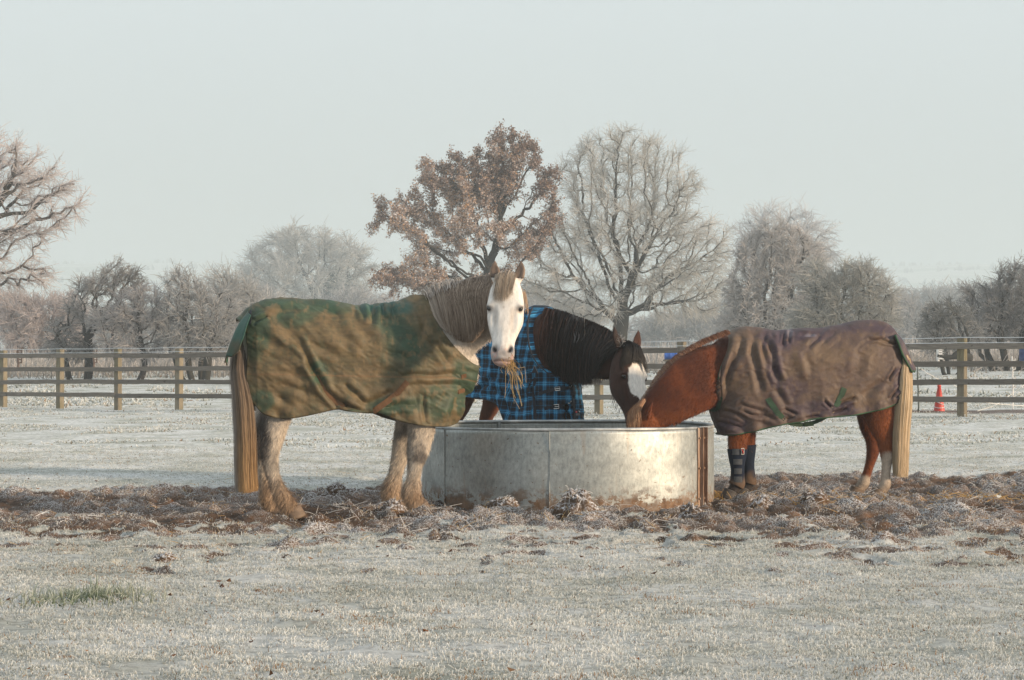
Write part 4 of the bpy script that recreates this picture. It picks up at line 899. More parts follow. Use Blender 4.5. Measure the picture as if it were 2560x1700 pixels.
class Rug:
    def __init__(s, T, B, Lc, Rc, Wp, ztop, zw=1.08, p=2.2, flare=.04, fl=.28, nu=260, nv=150):
        s.T, s.B = cr(T, nu), cr(B, nu); s.nu, s.nv, s.zw, s.p, s.flare, s.fl = nu, nv, zw, p, flare, fl
        s.Lc, s.Rc = Lc, Rc; s.Wp = np.array(Wp); s.zt = np.array(sorted(map(tuple, ztop))); r = np.array(sorted([(z, x) for x, z in Rc])); s.xfz = r
        u = np.linspace(0, 1, nu)[None, :, None]; v = (np.linspace(0, 1, nv)**1.35)[:, None, None]
        L_ = cr(Lc, 400); R_ = cr(Rc, 400); iv = (v[:, 0, 0]*399).astype(int); L_ = L_[iv][:, None]; R_ = R_[iv][:, None]; T_ = s.T[None]; B_ = s.B[None]
        s.G = (1-v)*T_+v*B_+(1-u)*L_+u*R_-((1-u)*(1-v)*T_[:, :1]+(1-u)*v*B_[:, :1]+u*(1-v)*T_[:, -1:]+u*v*B_[:, -1:])
    def lat(s, x, z):
        W_ = np.interp(x, s.Wp[:, 0], s.Wp[:, 1]); zt = np.interp(x, s.zt[:, 0], s.zt[:, 1]); xf = np.interp(z, s.xfz[:, 0], s.xfz[:, 1])
        zc = np.minimum(s.zw, zt-.12); t = np.clip((z-zc)/(zt-zc), 0, 1); g = (1-t**s.p)**(1/s.p); g = np.where(z < zc, 1+s.flare*np.clip(zc-z, 0, 9)/.4, g)
        fx = np.clip((xf-x)/s.fl, 0, 1); top = sstep(s.xfz[-1, 0]-.02, s.xfz[-1, 0]+.35, z); f = np.sqrt(1-(1-fx)**2); return W_*g*(f*(1-top)+top)
    def build(s, fr, ns, folds, colf, parent, mat, noise=.006, seed=3, name='rug', bvh=None):
        G = s.G; x, z = G[..., 0], G[..., 1]; y = s.lat(x, z)
        P = np.stack([x, ns*y, z], -1); sx, sy = fr.src(P)
        du = np.gradient(P, axis=1); dv = np.gradient(P, axis=0); N = nrm(np.cross(du, dv)); N *= np.sign((N[..., 1:2]*ns).mean()+1e-9)
        N = np.where((N[..., 1:2]*ns < -.05), -N, N)
        d = np.zeros_like(x)
        for (x0, y0, x1, y1, w_, a_) in folds:
            ax, ay = x1-x0, y1-y0; L2 = ax*ax+ay*ay; t = ((sx-x0)*ax+(sy-y0)*ay)/L2; tt = np.clip(t, 0, 1)
            wob = 5*vnoise(np.stack([sx/40, sy/40, 0*sx+x0], -1), 1, 5); ex, ey = sx-x0-ax*tt, sy-y0-ay*tt; perp = ((sx-x0)*(-ay)+(sy-y0)*ax)/math.sqrt(L2)+wob
            dist = np.where((t < 0) | (t > 1), np.hypot(ex, ey), np.abs(perp)); env = np.clip(np.sin(np.clip(t, 0, 1)*np.pi)**.5+.25, 0, 1)
            d += a_*env*(np.exp(-(dist/w_)**2)-.55*np.exp(-((dist-1.9*w_)/(w_*.9))**2))
        q = np.stack([x, z, 0*x], -1); wr = fbm(np.stack([x*1.0+.5*z, z*.8-.3*x, 0*x], -1), 4.5, 4, seed)
        rdg = (1-np.abs(fbm(np.stack([x*1.3+z*1.1, z*.9-x*.4, 0*x], -1), 3.1, 3, seed+21))*3.2).clip(-1, 1); d += noise*1.0*rdg+.0022*(1-np.abs(vnoise(np.stack([x*2+z*3, z*2-x, 0*x], -1), 9, seed+22))*2)
        d += noise*1.7*wr+noise*.9*(1-np.abs(vnoise(np.stack([x*3+z*5, z*2.2, 0*x], -1), 2.2, seed+4))*2)*.5
        d += .010*np.sin(x*31+2*vnoise(q, 3, seed+7))*sstep(.28, 0, z-np.interp(x, s.B[:, 0], s.B[:, 1]))
        vv = np.linspace(0, 1, s.nv)[:, None]; uu = np.linspace(0, 1, s.nu)[None]; d = d*(1-.75*sstep(.10, 0, vv)*sstep(.64, .72, uu))
        edge = np.clip(y/.05, 0, 1); PF = P.copy(); PF[..., 1] *= -1; NF = N.copy(); NF[..., 1] *= -1; P = P.copy()
        if bvh is not None:
            for S_ in (P, PF):
                P3 = push_out(S_, bvh, .018); dl = P3-S_
                for q in range(12): dl[1:-1, 1:-1] = (dl[1:-1, 1:-1]+dl[:-2, 1:-1]+dl[2:, 1:-1]+dl[1:-1, :-2]+dl[1:-1, 2:])/5
                S_ += dl
        P2 = P+N*(d*edge)[..., None]; far = PF+NF*(d*edge)[..., None]
        if bvh is not None:
            for q in range(2):
                P3 = push_out(P2, bvh, .008); dl = P3-P2; dl[1:-1, 1:-1] = (dl[1:-1, 1:-1]+dl[:-2, 1:-1]+dl[2:, 1:-1]+dl[1:-1, :-2]+dl[1:-1, 2:])/5; P2 = P2+dl
                F3 = push_out(far, bvh, .008); dl = F3-far; dl[1:-1, 1:-1] = (dl[1:-1, 1:-1]+dl[:-2, 1:-1]+dl[2:, 1:-1]+dl[1:-1, :-2]+dl[1:-1, 2:])/5; far = far+dl
        A = np.concatenate([far[::-1], P2[1:]], 0); nr = A.shape[0]; V = A.reshape(-1, 3); nu = s.nu
        i = (np.arange(nr-1)[:, None]*nu+np.arange(nu-1)[None]).ravel(); Q = np.stack([i, i+1, i+nu+1, i+nu], 1)
        if ns > 0: Q = Q[:, ::-1]
        sxx = np.concatenate([sx[::-1], sx[1:]], 0).ravel(); syy = np.concatenate([sy[::-1], sy[1:]], 0).ravel()
        au = np.cumsum(np.linalg.norm(np.diff(G, axis=1, prepend=G[:, :1]), axis=-1), 1); av = np.cumsum(np.linalg.norm(np.diff(P, axis=0, prepend=P[:1]), axis=-1), 0)
        au = np.broadcast_to(x, x.shape); xfz_ = np.interp(z, s.xfz[:, 0], s.xfz[:, 1]); wf = sstep(xfz_-.30, xfz_-.08, x)*sstep(s.xfz[-1, 0]+.3, s.xfz[-1, 0]+.05, z); Wn = s.Wp[:, 1].max(); UV = np.stack([x-.9*(y-Wn)*wf, z-.9*(y-Wn)*(1-wf), 0*x], -1); UVm = UV.copy(); UVm[..., 0] += .03
        uv = np.concatenate([UVm[::-1], UV[1:]], 0).reshape(-1, 3); cols = colf(sxx, syy, V)
        me = mesh_np(name, V, Q, None, cols, True, {'uvw': uv}); o = link(name, me, mat, parent)
        m = o.modifiers.new('thickness', 'SOLIDIFY'); m.thickness = .006; m.offset = -1; s.A = A; s.obj = o; s.near = P2; s.ns = ns; s.N = N
        return o
    def edge(s, which):
        """edge polylines of the finished rug: near/far hem, neck, rear"""
        n = s.near; f = n.copy(); f[..., 1] *= -1
        return {'hem': n[-1], 'hem_far': f[-1], 'rear': n[:, 0], 'rear_far': f[:, 0], 'front': n[:, -1], 'top': n[0]}[which]
    def on(s, fr, sx, sy, off=.004):
        X, Y_ = fr.src(s.near); k = np.argmin((X-sx)**2+(Y_-sy)**2); N_ = s.N.reshape(-1, 3)[k]; N_ = N_*np.sign(N_[1]*s.ns+1e-9); return s.near.reshape(-1, 3)[k]+N_*off, N_
def piping(P, r, name, mat, parent):
    P = np.array(P)
    for q in range(6): P[1:-1] = (P[:-2]+2*P[1:-1]+P[2:])/4
    k = max(1, len(P)//120); P = P[::k]; V, Q, T = loft(P, np.full((len(P), 2), r), None, 8); return link(name, mesh_np(name, V, Q, T), mat, parent)
def strap(P, N, w_, th, name, mat, parent, cf=None):
    P = np.asarray(P, float); N = nrm(np.asarray(N, float)); n = len(P); T = nrm(np.gradient(P, axis=0)); S = nrm(np.cross(T, N))
    V = np.stack([P-S*w_/2, P+S*w_/2, P+S*w_/2+N*th, P-S*w_/2+N*th], 1).reshape(-1, 3); Q = [[k*4+m, k*4+(m+1) % 4, (k+1)*4+(m+1) % 4, (k+1)*4+m] for k in range(n-1) for m in range(4)]+[[3, 2, 1, 0], [n*4-4, n*4-3, n*4-2, n*4-1]]
    return link(name, mesh_np(name, V, Q, None, cf(V) if cf else None, False), mat, parent)
def rug_strap(rug, fr, pts, w_, name, mat, parent, n=14, off=.005, th=.003, cf=None):
    q = cr(np.array(pts, float), n); PN = [rug.on(fr, a_, b_, off) for a_, b_ in q]; P = np.array([a_ for a_, _ in PN]); N = np.array([b_ for _, b_ in PN])
    if n > 5: P[1:-1] = (P[:-2]+P[1:-1]*2+P[2:])/4; N = nrm(np.convolve(N[:, 0], [1, 1, 1], 'same')[:, None]*np.array([1, 0, 0])+np.convolve(N[:, 1], [1, 1, 1], 'same')[:, None]*np.array([0, 1, 0])+np.convolve(N[:, 2], [1, 1, 1], 'same')[:, None]*np.array([0, 0, 1]))
    return strap(P+N*.003, N, w_, th, name, mat, parent, cf)
def buckle(c, t, n, w_, h_, parent, mat, name='buckle'):
    t = nrm(t); n = nrm(n); s_ = np.cross(n, t); P = np.array([c+t*a_*w_/2+s_*b_*h_/2 for a_, b_ in ((-1, -1), (1, -1), (1, 1), (-1, 1), (-1, -1), (1, -1))])
    m = MB(); m.tube(P[:5], .0035, 6); m.tube(np.array([c-t*w_/2, c+t*w_*.55+n*.004]), .0025, 6); return m.build(name, mat, parent)
def mixc(a_, b_, f): return np.asarray(a_)*(1-f[:, None])+np.asarray(b_)*f[:, None]
def blob(sx, sy, cx, cy, rx, ry, nz=.5, seed=0):
    d = np.hypot((sx-cx)/rx, (sy-cy)/ry)+nz*fbm(np.stack([sx/45, sy/45], -1), 1, 4, seed); return 1-sstep(.65, 1.25, d)
coat_m = attr_mat('coat', .75, .22, 45, bump=.25, bd=.004, bscale=110, spec=.25, stretch=(1, 1, .35), sheen=.15)
fur_m = attr_mat('coat_hair', .7, .10, 20, spec=.25, trans=.15)
mane_m = attr_mat('long_hair', .55, .12, 12, spec=.35, trans=.12)
horn_m = plain('hoof_horn', (.16, .11, .075), .7, 0, .35, 14, .3, stretch=(1, 1, 4)); dhorn_m = plain('dark_hoof_horn', (.05, .04, .035), .65, 0, .3, 14, .3)
eye_m = plain('eye_gloss', (.012, .008, .006), .08, 0, 0, 3, 0, .8)
buck_m = plain('buckle_metal', (.62, .62, .60), .3, .95, .1, 40, 0)
# ================================================================ grey horse in the green rug
fg = Frame((-1.25, 16.0), math.radians(12))
grey = empty('grey_horse', fg.O, fg.psi, 'shaggy grey horse in a muddy green rug facing the viewer with hay in its mouth', 'horse'); gL = fg.L; NG = -1
T_src = [(606, 806), (618, 785), (638, 766), (665, 753), (700, 747), (745, 747), (790, 751), (850, 760), (900, 767), (950, 769), (982, 760), (1003, 750), (1030, 743), (1058, 741)]
Tg = [gL(a_, b_)[[0, 2]] for a_, b_ in T_src]
neck_e = [(1066, 762), (1080, 800), (1102, 835), (1130, 870), (1155, 896), (1174, 917)]
Tn = [gL(a_, b_, -c_)[[0, 2]] for (a_, b_), c_ in zip(neck_e, (.05, .10, .13, .13, .09, .02))]
Rg = [gL(a_, b_)[[0, 2]] for a_, b_ in [(1174, 917), (1166, 945), (1163, 985), (1157, 1022), (1140, 1055)]]
Bg = [gL(a_, b_, -.28)[[0, 2]] for a_, b_ in [(622, 985), (636, 1012), (658, 1034), (690, 1044), (720, 1045), (760, 1039), (800, 1030), (842, 1022), (862, 1026), (905, 1031), (945, 1033), (1000, 1052), (1045, 1062), (1090, 1066)]]+[gL(1122, 1064, -.12)[[0, 2]], Rg[-1]]
Lg = [gL(a_, b_, -.2*min(1, k/2))[[0, 2]] for k, (a_, b_) in enumerate([(606, 806), (616, 830), (619, 870), (619, 910), (618, 945), (622, 985)])]
xr, xf = gL(597, 900, -.1)[0], Rg[1][0]
tt = np.array([0, .05, .14, .3, .5, .7, .82, .92, 1.0, 1.05]); xx = xr+tt*(xf-xr)
top = np.array([[a_[0], a_[1]] for a_ in Tg]); ztf = lambda x: np.interp(x, top[:, 0], top[:, 1])
crest = [gL(a_, b_)[[0, 2]] for a_, b_ in [(1085, 726), (1130, 712), (1180, 700), (1220, 690)]]
zt_all = np.concatenate([top+np.array([0, .004]), np.array(crest)])
mb = MB()
zt_ = ztf(xx)-.02; zt_[0] -= .26; zt_[1] -= .10; zt_[-4:] = [ztf(xx[-4])-.03, 1.38, 1.22, 1.10]; zb_ = np.array([.98, .90, .84, .80, .77, .75, .74, .76, .84, .95])
torso(mb, xx, zt_, zb_, np.array([.08, .19, .245, .275, .295, .275, .235, .19, .11, .03]))
# neck: swings round toward the viewer
NK = [(1020, 860, 16.12, .30, .17), (1090, 842, 16.13, .285, .15), (1148, 804, 16.09, .245, .125), (1196, 782, 15.97, .215, .11), (1236, 768, 15.80, .18, .10), (1264, 745, 15.68, .12, .09)]
P = cr(np.array([[*fg.loc(W(a_, b_, Y_)), h_, w_] for a_, b_, Y_, h_, w_ in NK]), 40)
sd_ = cr(np.array([(0, 1, 0), (0, 1, 0), (.15, 1, 0), (.3, 1, .1), (.45, .9, .2), (.6, .8, .2)]), 40)
mb.add(*loft(P[:, :3], np.stack([P[:, 4], P[:, 3]], 1), sd_, 30, 2.2))
gh = Head(fg.loc(W(1267, 699, 15.60)), fg.d([-.055, -.32, -1]), fg.d([-.10, -1, .3]), .965, 1.10)
gh.solid(mb, ear_tilt=(.0, -.01), ear_len=.155)
LEGS = {
 'hn': [(690, 905, -.14, .20, .12), (698, 965, -.16, .18, .11), (697, 1010, -.17, .125, .09), (689, 1052, -.17, .100, .075), (682, 1092, -.17, .082, .062), (675, 1128, -.17, .068, .052), (676, 1158, -.17, .056, .046), (684, 1192, -.17, .046, .043), (696, 1222, -.17, .046, .043), (708, 1244, -.17, .058, .052), (718, 1260, -.17, .053, .05), (726, 1272, -.17, .060, .054)],
 'hf': [(680, 905, .14, .20, .12), (684, 965, .16, .18, .11), (680, 1010, .16, .12, .09), (668, 1052, .15, .092, .075), (660, 1092, .15, .078, .062), (657, 1128, .15, .066, .052), (661, 1162, .15, .054, .046), (664, 1192, .15, .050, .043), (667, 1222, .15, .050, .046), (671, 1244, .15, .060, .054), (678, 1260, .15, .055, .05), (683, 1270, .15, .060, .054)],
 'fn': [(1062, 930, -.13, .15, .10), (1060, 1010, -.15, .12, .085), (1054, 1065, -.16, .100, .075), (1049, 1104, -.16, .088, .066), (1043, 1138, -.16, .073, .062), (1038, 1164, -.16, .054, .048), (1035, 1190, -.16, .048, .043), (1031, 1214, -.16, .055, .046), (1028, 1236, -.16, .066, .055), (1036, 1253, -.16, .058, .052), (1044, 1264, -.16, .062, .056)],
 'ff': [(1050, 930, .13, .15, .10), (1034, 1010, .15, .11, .085), (1020, 1060, .15, .092, .07), (1011, 1095, .15, .080, .062), (1003, 1130, .15, .068, .058), (996, 1156, .15, .058, .048), (989, 1184, .15, .051, .043), (982, 1208, .15, .060, .048), (977, 1231, .15, .068, .056), (981, 1248, .15, .062, .054), (987, 1259, .15, .062, .056)]}
ends = {k: leg(mb, fg, J) for k, J in LEGS.items()}
V, Q = remesh(mb, .0085, 3); V = gh.sculpt(V, .155); bvg = bvh_of(V, Q)
sx, sy = fg.src(V); hq = gh.inv(V); inhead = (hq[:, 0] > -.02) & (np.abs(hq[:, 1]) < .16) & (hq[:, 2] > -.26) & (V[:, 2] > 1.0) & (hq[:, 2] < .12)
c = np.tile([.60, .545, .49], (len(V), 1)).astype(float)
legz = sstep(.75, .55, V[:, 2]); c = mixc(c, (.58, .49, .39), legz*.65); n1 = fbm(V, 9, 4, 2)
c = mixc(c, (.13, .115, .105), legz*sstep(.05, .4, n1+.15)*.55)
c = mixc(c, (.085, .075, .07), blob(sx, sy, 652, 1100, 26, 62, .4, 3)*(V[:, 0] < 0)*.9); c = mixc(c, (.14, .12, .11), blob(sx, sy, 1052, 1142, 16, 14, .5, 5)*.8)
c = mixc(c, (.40, .24, .12), sstep(.34, .10, V[:, 2])*.6); c = mixc(c, (.14, .085, .05), sstep(.1, .4, fbm(V, 22, 3, 9))*sstep(.35, .1, V[:, 2])*.6)
wh = inhead*1.0; c = mixc(c, (.72, .68, .64), wh*sstep(-.05, .06, hq[:, 0])); c = mixc(c, (.58, .50, .43), wh*sstep(.0, .5, fbm(V, 7, 3, 4))*.3)
c = mixc(c, (.34, .26, .21), wh*np.exp(-((hq[:, 0]-.255)/.03)**2-((np.abs(hq[:, 1])-.085)/.02)**2)*.5)
for st_s in (-1, 1): c = mixc(c, (.40, .33, .28), wh*np.exp(-((hq[:, 1]-st_s*.055)/.016)**2)*sstep(.20, .27, hq[:, 0])*sstep(.46, .36, hq[:, 0])*(.45+.4*fbm(V, 12, 3, 31)).clip(0, .6))  # brown-grey streaks paint shading down both sides of the nose
c = mixc(c, (.34, .27, .22), wh*np.exp(-(((hq[:, 0]-.235)/.012)**2+((hq[:, 1]+.005)/.008)**2))*.6)
muz = wh*sstep(.50, .57, hq[:, 0]); c = mixc(c, (.26, .22, .205), muz*.8); c = mixc(c, (.50, .30, .25), muz*np.clip(sstep(.612, .64, hq[:, 0])+sstep(.2, .5, fbm(V, 40, 2, 6)), 0, 1)*.7)
for sg in (-1, 1):
    c = mixc(c, (.018, .013, .012), np.exp(-(((hq[:, 0]-.550)/.028)**2+((hq[:, 1]-sg*(.051-.35*(hq[:, 0]-.55)))/.0165)**2)**2)*sstep(.49, .52, hq[:, 0])*wh*(hq[:, 2] > -.03))
    c = mixc(c, (.05, .035, .03), np.exp(-(((hq[:, 0]-.232)/.028)**2+((hq[:, 1]-sg*.105)/.035)**2+((hq[:, 2]-.024)/.026)**2)**2)*wh*.95)
ears = (hq[:, 0] < -.012) & (np.abs(np.abs(hq[:, 1])-.082) < .05) & (np.abs(hq[:, 2]) < .06)*(V[:, 2] > 1.6)
c = mixc(c, (.30, .20, .13), ears*1.0); c = mixc(c, (.035, .022, .018), ears*sstep(.12, .4, vnormals(V, Q)@gh.n)*sstep(.030, .022, np.abs(np.abs(hq[:, 1])-.084))*sstep(-.150, -.12, hq[:, 0]))
c = mixc(c, (.10, .06, .04), ears*sstep(-.10, -.13, hq[:, 0]))
mouth = np.exp(-((hq[:, 0]-.634)/.005)**2)*muz*(hq[:, 2] > -.03)*(np.abs(hq[:, 1]) < .055); c = mixc(c, (.06, .035, .03), mouth*.9)
c = mixc(c, (.20, .15, .12), (~inhead)*sstep(1.15, 1.3, V[:, 2])*(sx > 1165)*sstep(1150, 1200, sx)*sstep(880, 800, sy)*.55)
gb = link('body', mesh_np('body', V, Q, None, c, True), coat_m, grey); gh.eyes(grey, eye_m, None)
vis = ((V[:, 2] < .78) | ((sx > 1040) & (V[:, 2] > .85)) | (sx < 632))*1.0
VN = vnormals(V, Q); dens_ = vis*np.where(V[:, 2] < .78, 1.4, 1.0)*np.where(inhead & ~ears, 0, 1)*np.where(ears & (VN@gh.n > .1), .05, .5*ears+1.0*(~ears))*np.where(~inhead & ~ears & (V[:, 2] > .85) & (sx > 1040) & (sy < 818-.28*np.clip(1130-sx, 0, 90)), 0, 1)
def gcomb(P):
    q = gh.inv(P); ih = ((q[:, 0] > .0) & (np.abs(q[:, 1]) < .16) & (q[:, 2] > -.22) & (q[:, 2] < .12))[:, None]
    return np.where(ih, gh.a, np.where(P[:, 2:3] > .9, np.array([.35, 0, -.9]), np.array([-.30, 0, -1.])))
def glen(P):
    q = gh.inv(P); ih = (q[:, 0] > .0) & (np.abs(q[:, 1]) < .16) & (q[:, 2] > -.22) & (q[:, 2] < .12); z = P[:, 2]
    return np.where(ih, .012, np.where(z < .24, .045, np.where(z < .8, .028, .024)))
fur(V, Q, c, dens_, 85000, glen, .0030, gcomb, grey, fur_m, lift=.30, jit=.28, cv=lambda P: np.where(P[:, 2] > 1.0, .10, .44))
for k, P in ends.items(): hoof(P[-1], 1, grey, horn_m, .056, .070, .07)
# long hair
bc = lambda lo, hi: (lambda t, n: (lambda f: np.asarray(lo)*(1-f)+np.asarray(hi)*f)(RNG.random((n, 1))))
def LC(pts): return [fg.loc(W(*p)) for p in pts]
def gm_col(t, n):
    f = RNG.random((n, 1)); a_ = np.array([.12, .080, .055])*(1-f)+np.array([.42, .33, .26])*f; w_ = sstep(.22, .0, t+RNG.normal(0, .08, n))[:, None]; return a_*(1-w_*.5)+np.array([.50, .44, .38])*w_*.5
hair([LC([(1062, 740, 16.11), (1090, 721, 16.12), (1130, 710, 16.12), (1175, 700, 16.05), (1236, 688, 15.84)]),
      LC([(1066, 752, 16.03), (1096, 738, 16.02), (1134, 727, 16.01), (1180, 718, 15.93), (1236, 708, 15.74)]),
      LC([(1078, 782, 15.96), (1108, 780, 15.95), (1142, 782, 15.93), (1184, 772, 15.84), (1230, 745, 15.68)]),
      LC([(1090, 808, 15.97), (1120, 818, 15.95), (1150, 830, 15.93), (1184, 822, 15.84), (1224, 782, 15.68)]),
      LC([(1098, 822, 15.98), (1128, 838, 15.97), (1158, 853, 15.95), (1184, 852, 15.87), (1216, 806, 15.72)])], 9000, .0042, gm_col, grey, mane_m, 'mane', 12, .006, (0, -1, .15), .45, clump=34, wave=.005, bvh=bvg)
hair([LC([(1056, 738, 16.12), (1075, 728, 16.12), (1110, 712, 16.13), (1150, 702, 16.10)]), LC([(1054, 728, 16.10), (1080, 716, 16.10), (1116, 704, 16.10), (1154, 696, 16.06)]),
      LC([(1062, 730, 16.04), (1086, 718, 16.04), (1118, 708, 16.04), (1158, 704, 16.01)]), LC([(1068, 748, 16.0), (1092, 735, 16.0), (1122, 726, 15.99), (1160, 722, 15.96)])], 260, .0035, np.array([.58, .52, .47]), grey, mane_m, 'mane_fringe', 9, .012, (0, -1, .2), .5)
def FC(pts): return [gh.p(*p) for p in pts]
hair([FC([(-.035, -.055, -.01), (-.055, -.02, .0), (-.055, .02, .0), (-.035, .055, -.01)]), FC([(-.01, -.062, .05), (-.012, -.022, .062), (-.012, .022, .062), (-.01, .058, .05)]),
      FC([(.06, -.066, .068), (.06, -.03, .082), (.06, .01, .082), (.06, .05, .07)]), FC([(.12, -.074, .066), (.15, -.045, .084), (.15, .0, .084), (.11, .045, .076)]),
      FC([(.16, -.085, .062), (.205, -.06, .078), (.20, .0, .084), (.15, .058, .078)])], 1100, .0026, lambda t, n: (lambda f: np.array([.20, .145, .105])*(1-f)+np.array([.50, .415, .33])*f)(RNG.random((n, 1))), grey, mane_m, 'forelock', 10, .006, gh.n, .62, clump=17, wave=.004, taper=.05)
hair([FC([(.06, .11, -.04), (.10, .118, -.06)]), FC([(.14, .132, -.05), (.18, .136, -.07)]), FC([(.22, .142, -.05), (.26, .14, -.07)])], 22, .004, np.array([.36, .24, .15]), grey, mane_m, 'mane_wisp', 8, .008, (0, -1, 0), .4)
def gt_col(t, n):
    f = RNG.random((n, 1)); a_ = np.array([.26, .14, .055])*(1-f)+np.array([.62, .39, .18])*f; w_ = sstep(.28, .05, t+RNG.normal(0, .06, n))[:, None]; return a_*(1-w_)+np.array([.42, .37, .33])*(.6+.5*f)*w_
def gt_root(t, n): return np.array([.15, .115, .092])*(.6+.7*RNG.random((n, 1)))+sstep(.4, .0, t)[:, None]*np.array([.13, .125, .12])
def tail(back, sgn):
    d = sgn*back
    return [LC([(590, 850, 15.72+d), (600, 848, 15.70+d), (612, 850, 15.72+d)]), LC([(580, 925, 15.66+d), (596, 925, 15.61+d), (612, 930, 15.66+d)]), LC([(584, 990, 15.62+d), (604, 990, 15.56+d), (627, 1000, 15.62+d)]),
            LC([(590, 1080, 15.60+d), (612, 1080, 15.54+d), (634, 1080, 15.60+d)]), LC([(591, 1160, 15.60+d), (614, 1160, 15.55+d), (637, 1160, 15.60+d)]), LC([(592, 1226, 15.60+d), (616, 1229, 15.55+d), (641, 1224, 15.60+d)])]
tl_ = hair(tail(0, 1), 7500, .0034, gt_root, grey, mane_m, 'tail', 14, .005, (-.1, -1, 0), .15, clump=30, spread=.5, wave=.004, tip=gt_col)
hair(tail(.10, 1), 1500, .007, gt_root, grey, mane_m, 'tail', 12, .006, (-.2, -1, 0), .08, wave=.003, tip=gt_col)
# rug
def mud_cols(sx, sy, V):
    nz = fbm(np.stack([sx/55, sy/55], -1), 1, 5, 5); fine = fbm(np.stack([sx/9, sy/14], -1), 1, 4, 6); n = len(sx)
    green = np.array([.020, .060, .036]); brown = np.array([.138, .092, .044]); olive = np.array([.086, .070, .034])
    c = np.tile(olive, (n, 1)).astype(float)
    f = np.zeros(n)
    for b in ((760, 830, 150, 70), (900, 850, 90, 90), (1040, 790, 60, 60), (880, 990, 130, 40), (1060, 955, 80, 22), (700, 930, 90, 60), (1030, 1030, 60, 20), (1120, 930, 45, 30), (1130, 1035, 26, 16), (690, 1010, 60, 30)): f = np.maximum(f, blob(sx, sy, *b, .7, b[0]))
    c = mixc(c, brown, f*(.6+.5*nz).clip(0, 1))
    g = np.zeros(n)
    for b in ((690, 765, 90, 18), (860, 768, 110, 20), (960, 778, 70, 26), (640, 830, 30, 60), (720, 800, 70, 26), (1120, 1000, 60, 45), (990, 1015, 70, 22), (1010, 860, 55, 80), (980, 800, 40, 50), (800, 930, 26, 46), (650, 1000, 30, 30), (1150, 960, 30, 60), (870, 1040, 60, 14)): g = np.maximum(g, blob(sx, sy, *b, .6, b[1]))
    c = mixc(c, green, np.clip(g*(.8+.5*nz), 0, 1)*.85)
    scr = fbm(np.stack([sx/30+sy/60, sy/5], -1), 1, 4, 61); c = c*(1+.35*scr[:, None]); c = mixc(c, brown*1.4, sstep(.28, .5, fbm(np.stack([sx/14, sy/26], -1), 1, 5, 63))*.5)
    c = mixc(c, (.022, .085, .072), blob(sx, sy, 960, 770, 90, 22, .4, 8)*.7); c = mixc(c, brown*1.25, sstep(.2, .5, fine)*.4); c = mixc(c, green*.8, sstep(.25, .55, -fine)*.35)  # teal blob paints the cloth's shine over the saddle; the rest is mottling
    seam = np.exp(-((sy-(935+.02*(sx-620)))/1.6)**2); c = mixc(c, (.19, .10, .045), seam*.6)
    return c
canvas_m = attr_mat('waxed_canvas', .62, .2, 14, bump=.38, bd=.018, bscale=7, spec=.4, stretch=(1, 1, .7))
Wg = [(xr-.05, .10), (xr+.02, .20), (xr+.12, .262), (xr+.4, .295), (xr+.8, .315), (xr+.65*(xf-xr), .30), (xr+.8*(xf-xr), .265), (xf-.22, .24), (xf-.05, .21), (xf+.1, .2)]
rug = Rug(np.array(list(Tg)+list(Tn)), np.array(Bg), np.array(Lg), np.array(Rg), Wg, zt_all, 1.10, 2.1, .03, .30)
FO = [(740, 850, 772, 900, 7, -.020), (772, 900, 812, 962, 8, -.026), (800, 960, 848, 1012, 7, -.022), (830, 985, 870, 1020, 6, -.018), (745, 905, 800, 985, 12, .014), (690, 800, 760, 870, 12, -.012),
      (640, 812, 672, 796, 4, -.018), (672, 800, 740, 770, 10, -.010), (900, 770, 915, 800, 7, -.018), (930, 772, 925, 815, 8, -.022), (955, 772, 962, 800, 6, -.018), (975, 765, 985, 800, 6, -.014), (985, 790, 1000, 850, 10, -.014),
      (880, 790, 930, 850, 12, -.012), (860, 960, 912, 1006, 8, -.020), (915, 1010, 985, 980, 9, -.018), (945, 1020, 1040, 1010, 8, -.014), (930, 1030, 985, 1048, 6, -.016), (1000, 940, 1140, 935, 7, -.012), (1020, 965, 1150, 962, 8, -.010),
      (1040, 760, 1065, 830, 8, -.012), (1075, 850, 1120, 905, 9, -.014), (700, 960, 770, 980, 9, -.010), (680, 1000, 720, 1035, 10, .010), (860, 1010, 900, 1025, 5, -.014), (820, 800, 870, 860, 14, -.010), (1130, 990, 1100, 1050, 8, .010),
      (780, 860, 850, 890, 10, -.011), (960, 880, 1030, 900, 12, -.010), (1060, 985, 1065, 1060, 5, -.010), (630, 880, 700, 900, 12, -.008), (800, 770, 850, 800, 9, -.012)]
rug.build(fg, NG, FO, mud_cols, grey, canvas_m, .007, 3, bvh=bvg); ro = rug.obj
bind = plain('dark_binding', (.10, .085, .06), .8, 0, .2, 30, .2)
for k in ('hem', 'hem_far', 'rear', 'rear_far'): piping(rug.edge(k), .0045, 'hem_binding', bind, ro)
nk = int(len(Tg)/(len(Tg)+len(Tn)) * rug.nu); piping(rug.near[0, int(rug.nu*.70):], .006, 'neck_binding', bind, ro)
bs_m = attr_mat('brown_strap', .8, .2, 30, spec=.2); cfb = lambda V: np.tile([.13, .068, .034], (len(V), 1))
rug_strap(rug, fg, [(792, 940), (812, 968), (832, 996), (858, 1018)], .042, 'surcingle', bs_m, ro, 16, cf=cfb)
rug_strap(rug, fg, [(1018, 955), (990, 985), (958, 1010), (932, 1028)], .042, 'surcingle', bs_m, ro, 16, cf=cfb)
rug_strap(rug, fg, [(1163, 938), (1150, 942)], .03, 'chest_strap', bs_m, ro, 6, cf=cfb); rug_strap(rug, fg, [(1158, 975), (1144, 980)], .03, 'chest_strap', bs_m, ro, 6, cf=cfb)
